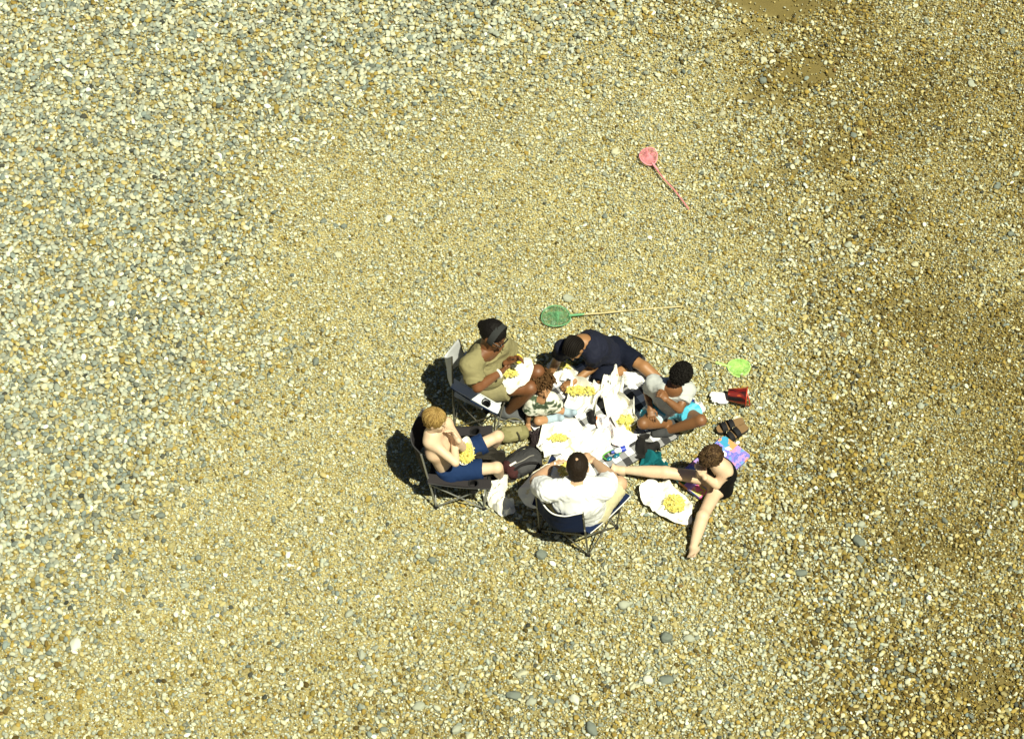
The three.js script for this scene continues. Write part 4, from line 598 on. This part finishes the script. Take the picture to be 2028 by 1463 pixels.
// clothes lying about
tag(mesh('', lying(OUTLINE.floral, { thick: 0.006, floor: 0.075, crumple: 0.05, scale: 11, dome: 0.06, seed: 11, flat: false, uvScale: 6, rings: 16, around: 72 }), new THREE.MeshStandardMaterial({ map: canvasCloth(256, (u, v) => { const x = u * 14, y = v * 14, i = Math.floor(x), k = Math.floor(y), h = hash3(i, k, 5), fx = x - i - 0.3 - 0.4 * hash3(i, k, 6), fy = y - k - 0.3 - 0.4 * hash3(i, k, 7), d = Math.hypot(fx * (h < 0.5 ? 1 : 2), fy * (h < 0.5 ? 2 : 1)); return d < 0.34 ? (h < 0.3 ? [60, 70, 150] : h < 0.5 ? [215, 120, 70] : h < 0.72 ? [95, 95, 165] : h < 0.85 ? [190, 80, 90] : [240, 238, 238]) : [240, 238, 240]; }), roughness: 0.95 })), 'floral_dress', 'white cloth with small blue and orange flower print on the blanket', 'clothing');
tag(mesh('', lying(OUTLINE.jacket, { thick: 0.012, crumple: 0.085, scale: 11, seed: 12, flat: false, rings: 18, around: 80, profile: 1.2 }), mat([0.020, 0.019, 0.018], 0.9)), 'jacket', 'crumpled black jacket beside the checked corner of the blanket', 'clothing');
tag(mesh('', lying(OUTLINE.teal, { thick: 0.012, crumple: 0.085, scale: 13, seed: 13, flat: false, rings: 18, around: 80, profile: 1.2 }), mat([0.006, 0.105, 0.125], 0.9)), 'teal_top', 'crumpled teal garment beside the black jacket', 'clothing');
tag(mesh('', lying(OUTLINE.darkJumper, { thick: 0.02, crumple: 0.05, scale: 14, seed: 14, flat: false, profile: 1.2 }), mat([0.030, 0.027, 0.022], 0.95)), 'jumper', 'dark brown jumper trailing between the knees of the shirtless boy', 'clothing');
tag(mesh('', lying(OUTLINE.darkCloth, { thick: 0.012, crumple: 0.06, scale: 16, seed: 15, flat: false }), mat([0.035, 0.026, 0.028], 0.95)), 'dark_cloth', 'dark crumpled cloth between backpack and large chip paper', 'clothing');
{ // backpack
  const t = thing('backpack', 'charcoal backpack with straps lying beside the boy in the chair', 'backpack'), c = AT.pack, charcoal = mat([0.040, 0.040, 0.042], 0.85), dk = mat([0.016, 0.015, 0.016], 0.8);
  t.position.set(c[0], 0.03, c[2]); t.rotation.y = 0.5;
  mesh('main_compartment', blob([bone([-0.09, 0.07, 0], [0.09, 0.07, 0], 0.075, 0.07, { side: [0, 0, 1], wide: 1.35 }), bone([-0.06, 0.09, -0.02], [0.08, 0.1, -0.02], 0.06, 0.05)], 0.008, { k: 0.04, bump: folds(0.007, 26, 5), clip: [[[0, 0, 0], [0, -1, 0]]] }), charcoal, t);
  mesh('front_pocket', blob([bone([-0.05, 0.1, 0.055], [0.06, 0.1, 0.055], 0.05, 0.05)], 0.007, { k: 0.03, bump: folds(0.005, 30, 6) }), mat([0.055, 0.055, 0.058], 0.85), t);
  mesh('lid', blob([bone([-0.12, 0.09, -0.02], [-0.12, 0.09, 0.05], 0.055, 0.05)], 0.007, { bump: folds(0.006, 30, 7) }), mat([0.05, 0.018, 0.018], 0.85), t);
  mesh('zip', tube([[-0.08, 0.15, 0.02], [-0.02, 0.165, 0.03], [0.06, 0.16, 0.02], [0.12, 0.12, 0.02]], 0.005, 6), mat([0.2, 0.19, 0.17], 0.5), t);
  for (const z of [-0.05, 0.06]) mesh('strap', tube([[-0.12, 0.13, z], [-0.04, 0.18, z * 1.2], [0.05, 0.165, z * 1.5], [0.13, 0.07, z * 1.9], [0.16, 0.01, z * 2.3]], 0.011, 6, 40), dk, t);
  mesh('label_patch', new RoundedBoxGeometry(0.06, 0.004, 0.018, 2, 0.002).rotateZ(0.2).translate(-0.1, 0.152, 0.012), mat([0.7, 0.68, 0.64], 0.7), t);
}
{ // olive shoulder bag
  const t = thing('shoulder_bag', 'small olive canvas bag with a broad handle on the stones', 'bag'), c = AT.olive, ol = mat([0.20, 0.185, 0.085], 0.9);
  t.position.set(c[0], 0.03, c[2]); t.rotation.y = 0.25;
  mesh('pouch', blob([bone([-0.07, 0.055, 0], [0.075, 0.05, 0.01], 0.055, 0.05, { side: [0, 0, 1], wide: 1.3 })], 0.007, { bump: folds(0.006, 32, 3), clip: [[[0, 0, 0], [0, -1, 0]]] }), ol, t);
  mesh('handle', sheet((u, v) => { const a = Math.PI * u; return [-0.085 * Math.cos(a), 0.09 + 0.035 * Math.sin(a), -0.035 - 0.055 * Math.sin(a) + (v - 0.5) * 0.012 + 0.0 * a].map((q, i) => i === 1 ? q + (v - 0.5) * 0.03 : q); }, 24, 2, 0.005), mat([0.27, 0.25, 0.13], 0.9), t);
  mesh('flap', sheet((u, v) => [-0.065 + 0.13 * u, 0.108 - 0.03 * v * v - 0.01 * Math.abs(u - 0.5), -0.02 + 0.085 * v], 8, 8, 0.005), mat([0.24, 0.22, 0.11], 0.9), t);
  mesh('strap', tube([[0.02, 0.108, 0.03], [0.03, 0.1, 0.065], [0.032, 0.05, 0.085]], 0.007, 6), mat([0.05, 0.045, 0.03], 0.8), t);
}
{ // bucket on its side
  const t = thing('beach_bucket', 'red and black toy bucket lying on its side near the sandals', 'bucket'), a = AT.bucketA, b = AT.bucketB;
  const prof = [[0, 0], [0.05, 0], [0.053, 0.004], [0.076, 0.148], [0.083, 0.15], [0.083, 0.158], [0.073, 0.158], [0.049, 0.008], [0, 0.008]].map(p => new THREE.Vector2(...p));
  t.position.set(a[0] - 0.02, 0.085, a[2]); t.quaternion.setFromUnitVectors(V3(0, 1, 0), V3(0.99, 0.02, 0.12).normalize());
  const pr = canvasCloth(128, (u, v) => { const n = fbm(u * 9, v * 9, 2) + 0.25 * Math.sin(u * 25); return n > 0.25 ? [170, 70, 26] : n > -0.05 ? [105, 20, 15] : n > -0.3 ? [46, 13, 13] : [22, 17, 19]; });
  mesh('bucket_wall', new THREE.LatheGeometry(prof, 40), new THREE.MeshStandardMaterial({ map: pr, roughness: 0.4 }), t);
  mesh('rim', new THREE.TorusGeometry(0.08, 0.006, 8, 40).rotateX(Math.PI / 2).translate(0, 0.152, 0), mat([0.40, 0.03, 0.012], 0.4), t);
  const h = []; for (let i = 0; i <= 14; i++) { const q = Math.PI * i / 14; h.push([Math.cos(q) * 0.082, 0.15 + 0.035 * Math.sin(q), Math.sin(q) * 0.075]); } mesh('handle', tube(h, 0.0045, 6), mat([0.45, 0.03, 0.01], 0.35), t);
}
tag(mesh('', sheet((u, v) => { const x = (u - 0.5) * 0.125, z = (v - 0.5) * 0.088; return [AT.packet[0] + x + z * 0.12, 0.045 + 0.022 * Math.sin(Math.PI * u) * Math.sin(Math.PI * v) + 0.007 * creases(x + 3, z, 16, 4), AT.packet[2] + z + x * 0.12]; }, 18, 14, 0.02, true), mat([0.78, 0.78, 0.77], 0.8)), 'snack_packet', 'crumpled white packet beside the red bucket', 'packet');
function sandal(heel, toe, label) {
  const t = thing('sandal', label, 'sandal', 'pair of brown sandals'), d = nrm([toe[0] - heel[0], 0, toe[2] - heel[2]]), L = Math.hypot(toe[0] - heel[0], toe[2] - heel[2]);
  t.position.set(heel[0], 0.035, heel[2]); t.rotation.y = Math.atan2(-d[2], d[0]);
  const sh = new THREE.Shape(); sh.moveTo(0.01, 0); sh.bezierCurveTo(-0.01, 0.045, 0.05, 0.04, 0.1, 0.03); sh.bezierCurveTo(0.16, 0.04, L + 0.01, 0.06, L, 0.005); sh.bezierCurveTo(L, -0.05, 0.17, -0.045, 0.1, -0.035); sh.bezierCurveTo(0.05, -0.04, -0.01, -0.045, 0.01, 0);
  const ex = (dp, b) => new THREE.ExtrudeGeometry(sh, { depth: dp, bevelEnabled: true, bevelSize: b, bevelThickness: 0.002, bevelSegments: 2, curveSegments: 16 }).rotateX(-Math.PI / 2);
  mesh('sole', ex(0.018, 0.003), mat([0.03, 0.026, 0.02], 0.8), t);
  const fb = mesh('footbed', ex(0.006, -0.004).translate(0, 0.021, 0), mat([0.20, 0.125, 0.06], 0.85), t);
  for (const x of [0.12, 0.185]) {
    const st = mesh('strap', sheet((u, v) => { const a = Math.PI * u; return [x + (v - 0.5) * 0.042, 0.022 + 0.042 * Math.sin(a), 0.047 * Math.cos(a)]; }, 18, 2, 0.004), mat([0.012, 0.012, 0.014], 0.7), t);
    mesh('buckle', new THREE.TorusGeometry(0.011, 0.0025, 6, 14).rotateX(1.0).translate(x, 0.058, 0.03), mat([0.35, 0.3, 0.18], 0.35, { metalness: 0.7 }), st);
  }
  return t;
}
sandal(AT.sandalA_heel, AT.sandalA_toe, 'brown sandal with black straps, the one nearer the red bucket');
sandal(AT.sandalB_heel, AT.sandalB_toe, 'brown sandal with black straps, the one nearer the bodyboard');
// small things on the blanket
{ const c = AT.pouch, t = thing('sun_glasses_case', 'small black case with an orange band on the blanket', 'case');
  mesh('case', blob([bone([c[0] - 0.006, 0.075, c[2] - 0.03], [c[0] + 0.004, 0.07, c[2] + 0.035], 0.034, 0.03)], 0.005, { bump: folds(0.005, 40, 2) }), mat([0.012, 0.01, 0.011], 0.6), t);
  mesh('band', blob([bone([AT.orange[0], 0.06, AT.orange[2] - 0.03], [AT.orange[0] + 0.004, 0.055, AT.orange[2] + 0.03], 0.015, 0.014)], 0.004), mat([0.62, 0.16, 0.03], 0.7), t); }
{ const c = AT.bottle, t = thing('sunscreen_bottle', 'small white bottle with a blue label beside the floral cloth', 'bottle'); t.position.set(c[0], 0.075, c[2]); t.rotation.y = 0.35;
  mesh('bottle_body', new THREE.CapsuleGeometry(0.024, 0.085, 6, 16).rotateZ(Math.PI / 2).scale(1, 0.8, 1), mat([0.66, 0.70, 0.73], 0.4), t);
  mesh('label_band', new THREE.CylinderGeometry(0.0246, 0.0246, 0.04, 20, 1, true).rotateZ(Math.PI / 2).scale(1, 0.82, 1.01).translate(0.012, 0, 0), mat([0.02, 0.05, 0.42], 0.45), t);
  mesh('cap', new THREE.CylinderGeometry(0.013, 0.015, 0.024, 16).rotateZ(Math.PI / 2).translate(-0.078, 0, 0), mat([0.03, 0.06, 0.4], 0.4), t); }
{ const c = AT.goggles, t = thing('swim_goggles', 'blue and green swimming goggles on the edge of the blanket', 'goggles'); t.position.set(c[0], 0.062, c[2]); t.rotation.y = 0.45;
  for (const s of [-1, 1]) mesh('lens', new THREE.SphereGeometry(0.024, 16, 10).scale(1.15, 0.55, 0.8).translate(s * 0.032, 0, 0), mat([0.01, 0.13, 0.2], 0.2), t);
  mesh('strap', tube([[0.055, 0, 0], [0.085, -0.005, -0.03], [0.02, 0.012, -0.055], [-0.07, 0, -0.04], [-0.055, 0, 0]], 0.006, 6, 40), mat([0.10, 0.34, 0.06], 0.6), t); }
// ---------------------------------------------------------------- fishing nets
function fishingNet(name, label, C, rx, rz, h0, h1, colour, caneMat, seed, thread, depth, sway = 0.006) {
  const t = thing('fishing_net', label, 'fishing net'), g0 = beachHeight(C[0], C[2]), m = mat(colour, 0.6), ring = []; const N = 40, a0 = Math.atan2(h0[2] - C[2], h0[0] - C[0]);
  const y0 = g0 + 0.045; for (let i = 0; i < N; i++) { const a = i / N * 6.2832; ring.push([C[0] + Math.cos(a) * rx, y0 + 0.012 * Math.sin(a * 2 + seed), C[2] + Math.sin(a) * rz]); }
  mesh('hoop', tube(ring, 0.0055, 7, 80, true), m, t);
  const surf = (a, r) => { const x = C[0] + Math.cos(a) * rx * r, z = C[2] + Math.sin(a) * rz * r, k = 1 - r * r; return [x + 0.03 * k * noise(x * 25, z * 25, seed), y0 - depth * Math.min(0.5, k) + 0.03 * k * Math.abs(noise(x * 22 + seed, z * 22)) + 0.004, z + 0.03 * k * noise(x * 25, z * 25, seed + 7)]; };
  const th = [], TH = 44; for (let i = 0; i < TH; i++) { const p = []; for (let k = 0; k <= 9; k++) p.push(surf(i / TH * 6.2832 + k * 0.07, 1 - k / 9 * 0.97)); th.push(tube(p, thread, 3, 14)); p.length = 0; for (let k = 0; k <= 9; k++) p.push(surf(i / TH * 6.2832 - k * 0.07, 1 - k / 9 * 0.97)); th.push(tube(p, thread, 3, 14)); }
  for (let k = 1; k < 9; k++) { const p = []; for (let i = 0; i < 24; i++) p.push(surf(i / 24 * 6.2832, 1 - k / 9)); th.push(tube(p, thread, 3, 40, true)); }
  mesh('netting', merge(th), m, t);
  const A = [h0[0], g0 + 0.05, h0[2]], B = [h1[0], beachHeight(h1[0], h1[2]) + 0.04, h1[2]], mid = mix(A, B, 0.5), wob = (q, k) => add(mix(A, B, q), [0, 0.004 * k, sway * k]);
  mesh('handle', tube([A, wob(0.3, 1), wob(0.6, -1), B], 0.0068, 8, 30), caneMat, t); mesh('socket', rod(add(C, nrm(sub(A, C)), Math.hypot(A[0] - C[0], A[2] - C[2]) * 0.85).map((v, i) => i === 1 ? A[1] : v), mix(A, B, 0.12), 0.0105, 8), m, t);
  if (caneMat === cane) for (let i = 1; i < 6; i++) { const n = mesh('cane_node', new THREE.TorusGeometry(0.0075, 0.0018, 5, 10).applyQuaternion(new THREE.Quaternion().setFromUnitVectors(V3(0, 0, 1), V3(...nrm(sub(B, A))))), cane, t); n.position.set(...mix(A, B, i / 6)); n.position.y += 0.002; }
}
const cane = mat([0.52, 0.45, 0.24], 0.6);
fishingNet('fishing_net', 'pink fishing net with a thin pink handle lying on the shingle', AT.pinkC, 0.077, 0.095, AT.pinkH0, AT.pinkH1, [0.78, 0.30, 0.34], mat([0.60, 0.22, 0.23], 0.6), 3, 0.0012, 0.035, 0.014);
fishingNet('fishing_net', 'dark green fishing net with a straight cane handle', AT.greenC, 0.122, 0.105, AT.greenH0, AT.greenH1, [0.13, 0.33, 0.16], cane, 5, 0.0012, 0.02);
fishingNet('fishing_net', 'lime green fishing net beside the red bucket', AT.limeC, 0.092, 0.085, AT.limeH0, AT.limeH1, [0.42, 0.76, 0.20], mat([0.38, 0.34, 0.17], 0.7), 8, 0.0015, 0.03);

renderer.render(scene, camera);
